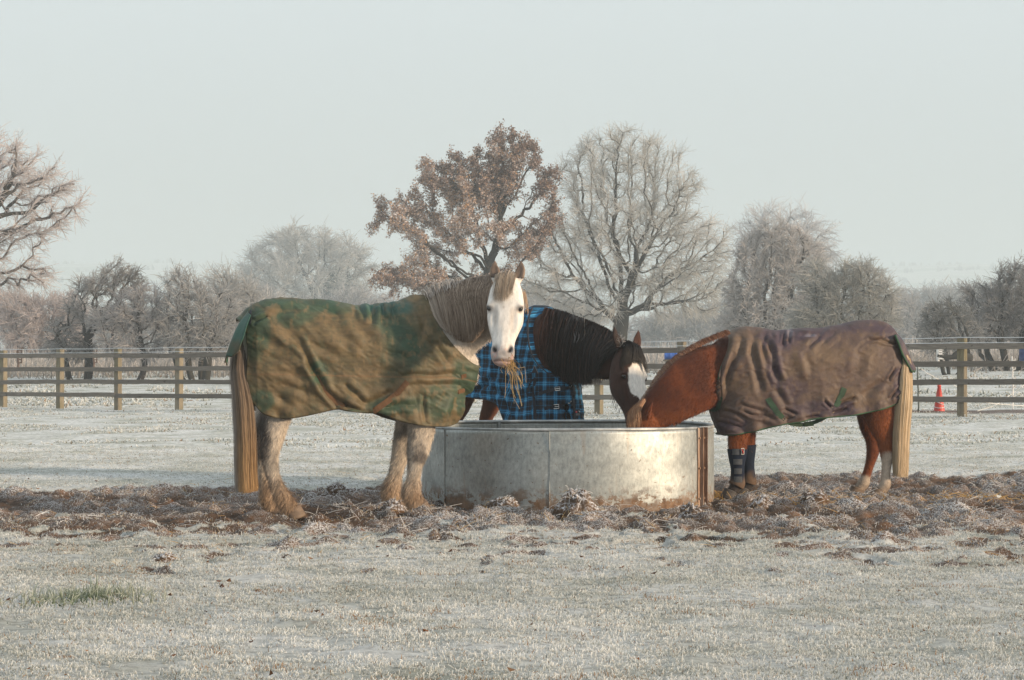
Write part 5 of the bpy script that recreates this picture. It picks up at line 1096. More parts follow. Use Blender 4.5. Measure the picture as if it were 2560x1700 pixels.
rug_strap(rug, fg, [(628, 778), (626, 812)], .018, 'strap', plain('navy_web', (.03, .035, .045), .7), ro, 6)
# tail flap: a hanging tongue of canvas over the dock
fp = []; nu2, nv2 = 26, 40
lf = [(628, 772, 15.85), (600, 812, 15.75), (582, 855, 15.66), (572, 890, 15.62), (568, 913, 15.60)]; rf = [(628, 788, 15.60), (617, 820, 15.50), (611, 842, 15.47), (604, 862, 15.46), (599, 880, 15.46)]
A_ = cr(np.array([fg.loc(W(*p)) for p in lf]), nv2); B_ = cr(np.array([fg.loc(W(*p)) for p in rf]), nv2)
u = np.linspace(0, 1, nu2)[None, :, None]; G_ = A_[:, None]*(1-u)+B_[:, None]*u; t_ = np.linspace(0, 1, nv2)[:, None]; G_ = G_+np.array([-.05, 0, 0])*(np.sin(u*np.pi)*(.4+.6*t_[..., None]))
G_[..., 2] += .012*np.sin(u[..., 0]*14)*t_; i = (np.arange(nv2-1)[:, None]*nu2+np.arange(nu2-1)[None]).ravel(); Vf = G_.reshape(-1, 3)
cf_ = mixc(np.array([.018, .07, .05]), (.06, .055, .03), sstep(-.1, .4, fbm(Vf, 6, 3, 4)))
fo = link('tail_flap', mesh_np('tail_flap', Vf, np.stack([i, i+1, i+nu2+1, i+nu2], 1), None, cf_, True), canvas_m, ro); m = fo.modifiers.new('t', 'SOLIDIFY'); m.thickness = .006
piping(G_[-1], .0045, 'hem_binding', bind, fo)
# hay held in the mouth
mo = gh.p(.625, .045, .0); root = fg.world(mo); hw = empty('hay_wisp', root, 0, 'wisp of golden hay hanging from the grey horse mouth', 'hay')
n = 40; L = .05+.235*RNG.random(n)**.9; t = np.linspace(0, 1, 7); st_ = RNG.normal(0, .018, (n, 3))*np.array([1, 1, 1.2])+np.array([-.01, 0, .02]); d0 = nrm(np.array([.55, -.15, -.35])+RNG.normal(0, .42, (n, 3)))
Pp = st_[:, None]+d0[:, None]*(L[:, None]*t*.45)[..., None]+np.array([.02, 0, -1.])*(L[:, None]*t**1.5*.85)[..., None]+.020*np.sin(t*8+RNG.random((n, 1))*6)[..., None]*nrm(RNG.normal(0, 1, (n, 3)))[:, None]
Pp[:, :, 0] = np.minimum(Pp[:, :, 0], .085+.01*RNG.random((n, 1)))
kinks = RNG.random(n) < .3; Pp[kinks, 4:] += (RNG.normal(0, .035, (kinks.sum(), 1, 3)))
ribbons(Pp, .0040, np.array([0, -1., 0])+RNG.normal(0, .5, (n, 3)), np.array([.36, .22, .085])*(.6+.75*RNG.random((n, 1))), .6, 'stalks', frost_m, hw, tipcol=np.array([.62, .46, .24])[None, None]*(.7+.5*RNG.random((n, 1, 1))))
# ================================================================ chestnut horse in the purple-brown rug
fc = Frame((2.33, 17.72), math.radians(180+9)); NC = 1; cL = fc.L
ches = empty('chestnut_horse', fc.O, fc.psi, 'chestnut horse with blond tail and purple-brown rug, its head down inside the trough', 'horse')
def z4(x, y): return 1560+.3388*x, 780+.3388*y
Tp = [z4(*p) for p in [(2014, 200), (2003, 165), (1985, 135), (1940, 98), (1880, 72), (1800, 66), (1700, 74), (1600, 97), (1460, 122), (1300, 128), (1180, 142), (1060, 137), (1000, 128), (920, 115), (850, 120), (775, 150)]]
Tc = [cL(a, b)[[0, 2]] for a, b in Tp]
nc = [z4(*p) for p in [(762, 220), (745, 300), (700, 400), (655, 490), (634, 560), (632, 640)]]
Tn_ = [cL(a, b, q)[[0, 2]] for (a, b), q in zip(nc, (.05, .09, .12, .12, .07, .0))]
Rc_ = [cL(*z4(*p))[[0, 2]] for p in [(632, 640), (640, 700), (655, 780), (680, 850), (715, 902)]]
Bc = [cL(*z4(*p), .26)[[0, 2]] for p in [(2040, 645), (2010, 670), (1960, 697), (1850, 727), (1700, 757), (1540, 772), (1380, 790), (1280, 812), (1170, 828), (1060, 853), (950, 882), (850, 902), (770, 908)]]+[Rc_[-1]]
Lc_ = [cL(*z4(*p), q)[[0, 2]] for p, q in [((2014, 200), 0), ((2030, 260), .12), ((2045, 380), .2), ((2057, 500), .22), ((2055, 600), .24), ((2040, 645), .26)]]
xr2, xf2 = cL(*z4(2050, 450), .1)[0]-.01, Rc_[1][0]
topc = np.array([[a[0], a[1]] for a in Tc]); o_ = np.argsort(topc[:, 0]); topc = topc[o_]; ztc = lambda x: np.interp(x, topc[:, 0], topc[:, 1])
crc = [cL(*z4(*p))[[0, 2]] for p in [(690, 172), (600, 222), (500, 275), (400, 342)]]
zt_all = np.concatenate([topc+np.array([0, .004]), np.array(crc)])
tt = np.array([0, .05, .14, .3, .5, .7, .82, .92, 1.0, 1.05]); xx = xr2+tt*(xf2-xr2)
zt_ = ztc(xx)-.02; zt_[0] = 1.12; zt_[1] = 1.26; zt_[-4:] = [ztc(xx[-4])-.03, 1.24, 1.08, .96]; zb_ = np.array([.92, .84, .76, .70, .665, .65, .64, .64, .70, .80])
mb = MB(); torso(mb, xx, zt_, zb_, np.array([.07, .17, .22, .25, .265, .25, .215, .17, .10, .03]))
NK = [(1878, 905, 17.64, .19, .10), (1816, 925, 17.56, .225, .112), (1752, 950, 17.48, .242, .116), (1692, 990, 17.42, .205, .10), (1650, 1024, 17.40, .160, .085), (1628, 1052, 17.39, .10, .06)]
P = cr(np.array([[*fc.loc(W(a, b, Y_)), h_, w_] for a, b, Y_, h_, w_ in NK]), 40); mb.add(*loft(P[:, :3], np.stack([P[:, 4], P[:, 3]], 1), (0, 1, 0), 30, 2.2))
chd = Head(fc.loc(W(1617, 1040, 17.37)), fc.d([-.30, .05, -1]), fc.d([-1, .12, .30]), .86, 1.0)
chd.solid(mb, ear_tilt=(.062, -.02), ear_len=.15)
def zj(L): return [(1560+.3388*x, 780+.3388*y, lat, ra, rb) for x, y, lat, ra, rb in L]
LEGS = {
 'fn': zj([(900, 600, .06, .10, .06), (868, 780, .11, .10, .065), (848, 880, .15, .088, .066), (838, 960, .15, .076, .060), (836, 1030, .15, .068, .058), (836, 1085, .15, .058, .052), (838, 1150, .15, .045, .042), (838, 1220, .15, .046, .043), (834, 1268, .15, .054, .05), (815, 1302, .15, .046, .045), (803, 1325, .15, .052, .05)]),
 'ff': zj([(910, 600, -.06, .10, .06), (898, 780, -.11, .10, .065), (900, 880, -.15, .080, .062), (904, 960, -.15, .070, .056), (906, 1030, -.15, .062, .054), (908, 1085, -.15, .052, .048), (914, 1150, -.15, .043, .040), (920, 1210, -.15, .045, .042), (920, 1255, -.15, .053, .048), (905, 1285, -.15, .045, .044), (895, 1305, -.15, .050, .048)]),
 'hn': zj([(1880, 560, .14, .19, .11), (1880, 680, .16, .16, .10), (1893, 770, .17, .132, .09), (1903, 850, .17, .104, .074), (1922, 940, .17, .066, .052), (1936, 1020, .17, .058, .045), (1942, 1075, .17, .050, .040), (1938, 1130, .17, .040, .036), (1931, 1190, .17, .036, .034), (1930, 1235, .17, .038, .036), (1928, 1275, .17, .048, .044), (1908, 1303, .17, .040, .040), (1893, 1322, .17, .048, .046)]),
 'hf': zj([(1860, 560, -.14, .19, .11), (1840, 680, -.16, .15, .10), (1805, 770, -.17, .100, .075), (1808, 850, -.17, .074, .060), (1832, 940, -.17, .058, .048), (1838, 1010, -.17, .055, .043), (1830, 1060, -.17, .048, .039), (1814, 1120, -.17, .038, .035), (1796, 1180, -.17, .036, .034), (1780, 1225, -.17, .040, .037), (1768, 1262, -.17, .049, .045), (1748, 1290, -.17, .040, .040), (1735, 1308, -.17, .047, .046)])}
endc = {k: leg(mb, fc, J) for k, J in LEGS.items()}
V, Q = remesh(mb, .009, 3); V = chd.sculpt(V, .15); bvc = bvh_of(V, Q); sx, sy = fc.src(V)
c = np.tile([.125, .030, .009], (len(V), 1)).astype(float); n1 = fbm(V, 6, 4, 3); c = mixc(c, (.20, .052, .014), sstep(-.1, .4, n1)*.7); c = mixc(c, (.055, .014, .006), sstep(.0, .4, -n1)*.6)
c = mixc(c, (.26, .075, .018), sstep(.75, .6, V[:, 2])*.6); c = mixc(c, (.05, .012, .005), sstep(.05, .35, fbm(V*np.array([1, 1, .6]), 3.2, 3, 8)+.1)*sstep(.62, .8, V[:, 2])*.6)  # second mix paints neck muscle shading into the coat as dark bands
x4, y4 = (sx-1560)/.3388, (sy-780)/.3388; hind = V[:, 0] < -.3
near = V[:, 1] > 0
sock = np.where(near, sstep(1030, 1090, y4+60*vnoise(V, 9, 5)), sstep(1185, 1225, y4+40*vnoise(V, 9, 5)))*hind
c = mixc(c, (.50, .42, .34), sock*.95); c = mixc(c, (.24, .17, .12), sock*sstep(1230, 1330, y4)*.8)
c = mixc(c, (.13, .035, .014), (hind & ~near)*sstep(760, 900, y4)*(1-sock)*.4)
c = mixc(c, (.028, .020, .017), (V[:, 0] > .2)*(V[:, 2] < .5)*sstep(.17, .14, V[:, 2]))
link('body', mesh_np('body', V, Q, None, c, True), coat_m, ches); chd.eyes(ches, eye_m, None)
front = V[:, 0] > .2
vis = ((V[:, 2] < .72) | ((x4 < 790) & (V[:, 2] > .5)))*np.where((V[:, 2] < .37) & front, 0, 1.0)
def ccomb(P): return np.where((P[:, 2:3] > .6) & (P[:, :1] > .3), np.array([.5, 0, -.85]), np.array([-.15, 0, -1.]))
fur(V, Q, c, vis, 60000, lambda P: np.where(P[:, 2] < .3, .016, np.where((P[:, 2] < .62) & (P[:, 0] > 0), .026, .021)), .0032, ccomb, ches, fur_m, lift=.36, jit=.26, cv=lambda P: np.full(len(P), .8))
for k, P in endc.items(): hoof(P[-1], 1, ches, horn_m if k[0] == 'h' else dhorn_m, .050, .062, .062)
def LCc(pts): return [fc.loc(W(*p)) for p in pts]
# tail
ctc = lambda t, n: (lambda f: np.array([.42, .28, .14])*(1-f)+np.array([.78, .63, .44])*f)(RNG.random((n, 1)))*(.7+.3*sstep(0, .3, t)[:, None])
for bk, nn_, w_ in ((0, 6500, .0034), (.09, 1200, .007)):
    hair([LCc([(2252, 895, 17.70+bk), (2262, 890, 17.68+bk), (2272, 900, 17.72+bk)]), LCc([(2246, 940, 17.66+bk), (2262, 935, 17.60+bk), (2277, 940, 17.68+bk)]), LCc([(2238, 1000, 17.63+bk), (2258, 1000, 17.57+bk), (2277, 1000, 17.65+bk)]),
          LCc([(2236, 1080, 17.62+bk), (2252, 1080, 17.57+bk), (2270, 1080, 17.63+bk)]), LCc([(2236, 1150, 17.62+bk), (2250, 1150, 17.57+bk), (2267, 1150, 17.62+bk)]), LCc([(2237, 1186, 17.62+bk), (2249, 1189, 17.57+bk), (2266, 1189, 17.62+bk)])],
         nn_, w_, ctc, ches, mane_m, 'tail', 14, .005, (0, -1, 0), .14, clump=22, spread=.4, wave=.004)
# mane: short and rough along the crest, falling on the far side, and a blond forelock
cr_pts = [(1822, 832), (1763, 855), (1696, 895), (1655, 936), (1621, 990), (1600, 1016)]
def crv(dy, dx, Y): return LCc([(a+dx, b+dy, Y) for a, b in cr_pts])
hair([crv(2, 2, 17.45), crv(-5, -4, 17.46), crv(-2, -9, 17.50), crv(14, -8, 17.58)], 2400, .0028, lambda t, n: (lambda f, g: (np.array([.16, .045, .018])*(1-f)+np.array([.36, .19, .11])*f)*(1-g)+np.array([.50, .36, .28])*g)(RNG.random((n, 1)), (sstep(.4, .9, t+RNG.normal(0, .2, n))*.8)[:, None]), ches, mane_m, 'mane', 6, .006, (0, -1, .2), .6, wave=.003, taper=.1)
hair([LCc([(1612, 1000, 17.33), (1596, 1012, 17.36), (1588, 1018, 17.42)]), LCc([(1600, 1022, 17.28), (1584, 1030, 17.32), (1574, 1036, 17.40)]), LCc([(1602, 1046, 17.25), (1582, 1052, 17.29), (1570, 1056, 17.38)]), LCc([(1604, 1075, 17.26), (1582, 1080, 17.29), (1568, 1082, 17.38)])],
     380, .0028, lambda t, n: (lambda f: np.array([.24, .09, .035])*(1-f)+np.array([.52, .33, .20])*f)(RNG.random((n, 1))), ches, mane_m, 'forelock', 8, .008, (0, -1, 0), .5, wave=.006, taper=.1)
def pur_cols(sx, sy, V):
    x, y = (sx-1560)/.3388, (sy-780)/.3388; nz = fbm(np.stack([sx/50, sy/50], -1), 1, 5, 15); fine = fbm(np.stack([sx/8, sy/12], -1), 1, 4, 16); n = len(sx)
    c = np.tile([.088, .056, .046], (n, 1)).astype(float); pur = np.array([.042, .026, .046]); tan = np.array([.138, .090, .050])
    f = np.zeros(n)
    for b in ((900, 250, 150, 170), (860, 560, 180, 120), (1350, 450, 200, 160), (1950, 200, 80, 60), (1700, 620, 200, 80), (1500, 300, 160, 80), (1800, 420, 120, 160)): f = np.maximum(f, blob(x, y, *b, .8, b[0]))
    c = mixc(c, tan, np.clip(f*(.55+.8*nz), 0, 1)*.75)
    g = np.zeros(n)
    for b in ((1180, 190, 190, 80), (1400, 160, 180, 60), (1700, 110, 260, 50), (1120, 420, 60, 180), (1950, 150, 60, 60), (800, 850, 140, 60), (1500, 720, 260, 60), (2020, 500, 40, 160), (1250, 560, 100, 90)): g = np.maximum(g, blob(x, y, *b, .6, b[1]))
    c = mixc(c, pur, np.clip(g*(.8+.5*nz), 0, 1)*.8); c = mixc(c, tan*1.15, sstep(.25, .5, fine)*.35); c = mixc(c, (.05, .033, .028), sstep(.2, .5, -fine)*.4)
    c = mixc(c, (.22, .20, .23), blob(x, y, 1225, 160, 26, 36, .5, 3)*.5+blob(x, y, 1370, 180, 46, 14, .6, 4)*.5)
    return c
Wc = [(xr2-.05, .10), (xr2+.02, .185), (xr2+.12, .24), (xr2+.4, .27), (xr2+.8, .29), (xr2+.68*(xf2-xr2), .28), (xr2+.8*(xf2-xr2), .255), (xf2-.15, .245), (xf2-.03, .225), (xf2+.1, .21)]
assert all(Wc[k][0] < Wc[k+1][0] for k in range(len(Wc)-1))
rugc = Rug(np.array(list(Tc)+list(Tn_)), np.array(Bc), np.array(Lc_), np.array(Rc_), Wc, zt_all, 1.0, 2.1, .03, .28)
FZ = [(880, 190, 800, 420, 26, -.020), (950, 170, 960, 420, 24, -.018), (1010, 200, 1060, 420, 22, -.022), (1080, 300, 1140, 520, 24, -.024), (820, 300, 730, 560, 22, -.018), (720, 350, 660, 560, 18, -.018), (980, 430, 1010, 600, 20, -.016),
      (1040, 180, 1090, 300, 18, -.022), (1100, 160, 1130, 300, 20, .016), (1190, 170, 1180, 240, 12, -.024), (1230, 150, 1215, 230, 12, -.020), (1300, 180, 1400, 170, 12, -.014), (1440, 180, 1360, 260, 18, -.014), (1560, 150, 1460, 230, 18, -.012),
      (1810, 210, 1920, 185, 9, -.018), (1880, 215, 2010, 230, 8, -.018), (2010, 420, 1950, 500, 10, -.020), (2030, 560, 1950, 640, 10, -.018), (1900, 500, 1760, 620, 22, -.014), (1700, 640, 1590, 680, 12, -.018), (1480, 650, 1530, 700, 10, -.018),
      (1640, 720, 1540, 745, 10, -.014), (860, 680, 1100, 760, 16, -.012), (880, 730, 1120, 800, 13, -.014), (740, 720, 900, 800, 14, -.014), (700, 800, 860, 870, 13, -.014), (1180, 720, 1280, 760, 12, -.014), (1200, 800, 1260, 770, 10, -.014), (1280, 300, 1330, 480, 30, .012),
      (1130, 560, 1200, 700, 22, -.014), (1990, 640, 2040, 580, 8, -.014), (1340, 780, 1440, 770, 10, -.012), (1760, 300, 1700, 460, 30, -.010), (660, 620, 690, 780, 14, -.012)]
FZ = [(*z4(a, b), *z4(a2, b2), w_*.3388*1.05, am*.9) for a, b, a2, b2, w_, am in FZ]
rugc.build(fc, NC, FZ, pur_cols, ches, canvas_m, .0045, 23, bvh=bvc); ro = rugc.obj
gb_m = plain('green_binding', (.022, .07, .028), .75, 0, .5, 18, .2)
for k in ('hem', 'hem_far', 'rear', 'rear_far'): piping(rugc.edge(k), .0075, 'hem_binding', gb_m, ro)
piping(rugc.near[0, int(rugc.nu*.72):], .006, 'neck_binding', gb_m, ro)
gs_m = plain('green_webbing', (.024, .058, .030), .8, 0, .45, 22, .3)
rug_strap(rugc, fc, [z4(1060, 635), z4(1095, 690), z4(1130, 740), z4(1168, 785)], .045, 'surcingle_patch', gs_m, ro, 12)
rug_strap(rugc, fc, [z4(1622, 560), z4(1600, 620), z4(1560, 700)], .045, 'surcingle_patch', gs_m, ro, 12)
rug_strap(rugc, fc, [z4(645, 668), z4(700, 668), z4(722, 668)], .105, 'chest_patch', gs_m, ro, 8)
# belly straps hanging below the hem
for pts, nm in (([(1165, 780), (1200, 812), (1260, 830), (1330, 832), (1400, 826)], 'belly_strap'), ([(1545, 705), (1520, 745), (1470, 785), (1400, 815), (1330, 828)], 'belly_strap')):
    P = cr(np.array([cL(*z4(a, b), .285-.10*min(1, max(0, (b-790)/60))) for a, b in pts]), 26); strap(P, np.tile([0, 1., .1], (26, 1)), .030, .003, nm, gs_m, ches)
for a, b, t_ in ((1172, 792, (-.7, 0, -.6)), (1537, 722, (.6, 0, -.9))): buckle(cL(*z4(a, b), .295), np.array(t_), np.array([0, 1., 0]), .032, .040, ches, plain('dirty_metal', (.25, .20, .14), .45, .7))
P = cL(*z4(1330, 830), .19); MB().tube(np.array([P, P+[0, 0, -.045]]), .0015, 5).build('loose_thread', gs_m, ches)
# tail flap
nu2, nv2 = 26, 40
lf = [(2238, 838, 17.62), (2248, 862, 17.60), (2256, 885, 17.60), (2270, 912, 17.62), (2280, 930, 17.64)]; rf = [(2238, 832, 17.86), (2256, 852, 17.95), (2270, 882, 17.98), (2278, 902, 17.97), (2287, 922, 17.95)]
A_ = cr(np.array([fc.loc(W(*p)) for p in lf]), nv2); B_ = cr(np.array([fc.loc(W(*p)) for p in rf]), nv2); u = np.linspace(0, 1, nu2)[None, :, None]; t_ = np.linspace(0, 1, nv2)[:, None]
G_ = A_[:, None]*(1-u)+B_[:, None]*u+np.array([-.012, 0, 0])*(np.sin(u*np.pi)*(.4+.6*t_[..., None])); G_[..., 2] += .01*np.sin(u[..., 0]*12)*t_
i = (np.arange(nv2-1)[:, None]*nu2+np.arange(nu2-1)[None]).ravel(); Vf = G_.reshape(-1, 3)
fo = link('tail_flap', mesh_np('tail_flap', Vf, np.stack([i, i+1, i+nu2+1, i+nu2], 1), None, mixc(np.array([.032, .018, .036]), (.085, .05, .045), sstep(-.1, .4, fbm(Vf, 6, 3, 4))), True), canvas_m, ro)
m = fo.modifiers.new('t', 'SOLIDIFY'); m.thickness = .008; piping(G_[:, 0], .0095, 'hem_binding', gb_m, fo); piping(G_[-1], .0085, 'hem_binding', gb_m, fo)
# boots
boot_m = attr_mat('neoprene', .8, .2, 30, bump=.3, bd=.003, bscale=120, spec=.2); grey_w = plain('boot_strap_web', (.06, .065, .075), .8, 0, .3, 40, .3)
for k, lat in (('fn', .15), ('ff', -.15)):
    P = endc[k]; zz = P[:, 2]; z1, z0 = (.395, .075) if k == 'fn' else (.41, .085); m_ = (zz < z1) & (zz > z0); B = P[m_]
    B = cr(B, 40); r0 = B[:, 3:5]+.010; r0[0] += .002; Vb, Qb, Tb = loft(B[:, :3], r0, (1, 0, 0), 28, 2.15, caps=False)
    sxb, syb = fc.src(Vb); cb_ = np.tile([.007, .013, .030], (len(Vb), 1)).astype(float); cb_ = mixc(cb_, (.16, .10, .06), sstep(.19, .12, Vb[:, 2]+.03*vnoise(Vb, 20, 3))*.75)
    bo = link('boot', mesh_np('boot', Vb, Qb, None, cb_, True), boot_m, ches); md = bo.modifiers.new('t', 'SOLIDIFY'); md.thickness = .006
    if k == 'fn':
        for q, (z_, h_) in enumerate(((.365, .048), (.285, .044), (.21, .044), (.145, .046))):
            j = np.argmin(np.abs(B[:, 2]-z_)); cx_, cy_, ra, rb = B[j, 0], B[j, 1], r0[j, 0]+.003, r0[j, 1]+.003; an = np.linspace(math.radians(100), math.radians(38) if q != 0 else math.radians(60), 12)
            Pp = np.stack([cx_-ra*np.cos(an+.55), cy_+rb*np.sin(an+.55), np.full(12, z_)], 1); Nn = np.stack([-np.cos(an+.55), np.sin(an+.55), 0*an], 1)
            strap(Pp, Nn, h_, .003, 'boot_strap', grey_w, bo)
            if q == 0:
                c0 = np.array([cx_-ra*.28-.0, cy_+rb*1.0+.008, z_+.004]); lw = plain('label_white', (.72, .70, .66), .6, 0, .05); lr = plain('label_red', (.55, .03, .03), .6, 0, .05); lk = plain('label_dark', (.02, .02, .02), .6, 0, .05)
                MB().box(c0, (.026, .003, .050)).build('boot_label', lw, bo); MB().box(c0+[0, .0022, 0], (.019, .003, .042)).build('boot_label', lk, bo)
                tq = np.linspace(0, 1, 14); MB().tube(np.stack([c0[0]+.006*np.sin(tq*7), np.full(14, c0[1]+.0045), c0[2]+.016-.032*tq], 1), .0035, 6).build('boot_label', lr, bo, smooth=True)
# ================================================================ dark bay horse in the blue plaid rug
hb = math.atan2(-.8, .6); fb = Frame((.04, 19.28), hb); bayh = empty('bay_horse', fb.O, fb.psi, 'dark bay horse with black mane, white blaze and blue plaid rug, behind the trough', 'horse')
def H(x, y, z): return np.array([x, y, z], float)
mb = MB(); xx = np.array([-.86, -.80, -.68, -.45, -.1, .2, .38, .5, .6, .66])
torso(mb, xx, np.array([1.25, 1.38, 1.46, 1.49, 1.45, 1.48, 1.49, 1.36, 1.2, 1.05]), np.array([1.0, .92, .86, .82, .78, .77, .76, .76, .84, .92]), np.array([.08, .19, .25, .28, .30, .27, .235, .22, .17, .05]))
def bl(sx, sy, Y): return fb.loc(W(sx, sy, Y))
NK = [(1365, 905, 19.05, .31, .17), (1395, 878, 18.95, .295, .155), (1440, 872, 18.83, .25, .125), (1492, 884, 18.70, .215, .105), (1535, 902, 18.60, .175, .095), (1560, 915, 18.55, .12, .085)]
P = cr(np.array([[*bl(a, b, Y_), h_, w_] for a, b, Y_, h_, w_ in NK]), 40); sdn = fb.d([.25, 1, 0]); mb.add(*loft(P[:, :3], np.stack([P[:, 4], P[:, 3]], 1), sdn, 30, 2.2))
bh = Head(bl(1572, 872, 18.47), fb.d([.10, -.26, -1]), fb.d([.70, -.72, .30]), 1.10, 1.12); bh.solid(mb, ear_tilt=(.030, .0), ear_len=.165)
# (x, z, fore-aft r, side r)
FL = [(.36, 1.0, .14, .10), (.37, .85, .12, .085), (.37, .72, .095, .07), (.37, .60, .075, .06), (.38, .49, .062, .055), (.38, .42, .045, .042), (.38, .28, .038, .036), (.38, .19, .047, .045), (.41, .12, .042, .042), (.43, .08, .052, .05)]
HLg = [(-.60, 1.1, .20, .13), (-.58, .95, .18, .12), (-.56, .80, .135, .09), (-.60, .68, .098, .07), (-.68, .56, .07, .052), (-.70, .48, .062, .05), (-.69, .40, .048, .042), (-.67, .28, .040, .038), (-.66, .19, .050, .046), (-.63, .12, .043, .043), (-.61, .08, .053, .05)]
for sg in (-1, 1):
    for LL in (FL, HLg):
        P = cr(np.array([[x, sg*.165, z, a, b] for x, z, a, b in LL]), 30); mb.add(*loft(P[:, :3], P[:, 3:5], (1, 0, 0), 20, 2.1)); hoof(P[-1], 1, bayh, dhorn_m, .054, .066, .072)
V, Q = remesh(mb, .009, 3); V = bh.sculpt(V, .165); bvb = bvh_of(V, Q); sx, sy = fb.src(V)
c = np.tile([.070, .022, .010], (len(V), 1)).astype(float); n1 = fbm(V, 5, 4, 3); c = mixc(c, (.028, .012, .008), sstep(-.1, .4, n1)*.8); c = mixc(c, (.17, .055, .020), (V[:, 0] < 0)*sstep(1.1, .8, V[:, 2])*.85)
c = mixc(c, (.012, .008, .007), sstep(.5, .38, V[:, 2]))
q = bh.inv(V); hd = (q[:, 0] > -.03) & (np.abs(q[:, 1]) < .15) & (q[:, 2] > -.24) & (q[:, 2] < .12) & (V[:, 2] > .4)
c = mixc(c, (.040, .016, .010), hd*.8); fw = .050+.040*np.sin(np.clip((q[:, 0]-.05)/.36, 0, 1)*np.pi)+.030*vnoise(V, 11, 8)+.012*vnoise(V, 40, 18); blaze = hd*(q[:, 2] > -.05)*sstep(fw+.006, fw-.006, np.where(q[:, 1] > .028, 0, np.abs(q[:, 1]-.028)))*sstep(.055, .09, q[:, 0])*sstep(.43, .415, q[:, 0]+.05*vnoise(V, 16, 9)+.5*np.abs(np.minimum(q[:, 1], .04)-.04))
c = mixc(c, (.90, .85, .79), blaze); c = mixc(c, (.022, .013, .010), (q[:, 0] < -.01)*(q[:, 1] < 0)*(np.abs(q[:, 1]+.085) < .06)*(np.abs(q[:, 2]) < .06)*.85)
link('body', mesh_np('body', V, Q, None, c, True), coat_m, bayh); bh.eyes(bayh, eye_m, None)
fur(V, Q, c, ((sx > 1330) & (sy < 1060) & (V[:, 2] > .5) | (V[:, 2] < .8))*1.0, 42000, .018, .0032, lambda P: np.where(P[:, 2:3] > .9, np.array([.3, .1, -.9]), np.array([0, 0, -1.])), bayh, fur_m, lift=.22, jit=.2)
def LB(pts): return [bl(*p) for p in pts]
bm_col = lambda t, n: (np.array([.014, .010, .009])*(.35+1.7*RNG.random((n, 1)))+np.array([.05, .022, .013])*(RNG.random((n, 1)) < .16)*(.4+RNG.random((n, 1))))*(1-(sstep(.12, .0, t+RNG.normal(0, .03, n))[:, None])) + np.array([.10, .035, .018])*sstep(.12, .0, t+RNG.normal(0, .03, n))[:, None]*(.6+.6*RNG.random((n, 1)))
hair([LB([(1362, 772, 18.97), (1400, 778, 18.92), (1440, 792, 18.86), (1490, 815, 18.74), (1535, 838, 18.62), (1568, 858, 18.52)]),
      LB([(1356, 790, 18.86), (1396, 800, 18.80), (1440, 815, 18.72), (1490, 835, 18.62), (1535, 855, 18.51), (1562, 870, 18.44)]),
      LB([(1352, 840, 18.80), (1392, 860, 18.72), (1438, 870, 18.66), (1486, 880, 18.55), (1522, 870, 18.46), (1544, 872, 18.42)]),
      LB([(1356, 880, 18.80), (1396, 915, 18.72), (1438, 925, 18.67), (1480, 925, 18.58), (1506, 900, 18.50), (1524, 880, 18.45)]),
      LB([(1362, 905, 18.80), (1400, 948, 18.73), (1440, 962, 18.69), (1478, 952, 18.60), (1496, 908, 18.52), (1516, 888, 18.47)])],
     8500, .0042, bm_col, bayh, mane_m, 'mane', 12, .007, (.1, -1, .1), .5, clump=22, spread=.5, wave=.010, bvh=bvb)
hair([LB([(1430, 790, 18.83), (1460, 800, 18.78)]), LB([(1436, 830, 18.70), (1462, 838, 18.66)]), LB([(1432, 860, 18.63), (1456, 862, 18.60)])], 14, .004, np.array([.24, .235, .235]), bayh, mane_m, 'frosted_mane_lock', 9, .012, (0, -1, 0), .5, bvh=bvb, wave=.014, gap=.03)
def FB(pts): return [bh.p(*p) for p in pts]
hair([FB([(-.035, -.06, -.02), (-.05, -.02, .0), (-.05, .02, .0), (-.035, .055, -.01)]), FB([(-.0, -.075, .04), (-.005, -.025, .065), (-.005, .02, .065), (-.0, .058, .05)]), FB([(.06, -.10, .05), (.06, -.04, .085), (.06, .02, .085), (.06, .06, .07)]),
      FB([(.12, -.125, .03), (.12, -.07, .075), (.10, .02, .092), (.12, .07, .075)]), FB([(.20, -.13, .02), (.16, -.095, .06), (.13, .02, .09), (.22, .085, .07)])], 1900, .0035, np.array([.014, .010, .009]), bayh, mane_m, 'forelock', 9, .007, bh.n, .5, clump=12, wave=.005, taper=.1)
# ear hair rimmed with frost on the near ear, beard under the jaw
er = bh.p(-.02, -.075, .0); n = 170; tt_ = RNG.random(n); ang = RNG.random(n)*6.3; base_ = bh.p(.0, -.075, .0)-bh.a*(.115*tt_[:, None])-bh.s*(.02*tt_[:, None])+(bh.s*np.cos(ang)[:, None]+bh.n*np.sin(ang)[:, None])*(.030*(1-tt_*.5))[:, None]
dd = nrm(-bh.a*.4+(bh.s*np.cos(ang)[:, None]+bh.n*np.sin(ang)[:, None])+RNG.normal(0, .4, (n, 3))); t = np.linspace(0, 1, 4); ribbons(base_[:, None]+dd[:, None]*((.012+.02*RNG.random(n))[:, None]*t)[..., None], .0035, RNG.normal(0, 1, (n, 3)), np.array([.30, .28, .27])*(.3+RNG.random((n, 1))), .3, 'ear_hair', mane_m, bayh, tipcol=np.array([.66, .64, .64])[None, None])
hair([FB([(.30, -.03, -.19), (.38, -.03, -.165), (.47, -.02, -.12)]), FB([(.34, -.03, -.215), (.42, -.03, -.185), (.50, -.02, -.14)]), FB([(.36, -.03, -.225), (.43, -.03, -.195), (.51, -.02, -.145)])], 24, .0035, np.array([.03, .018, .014]), bayh, mane_m, 'beard', 6, .008, (0, -1, 0), .5)
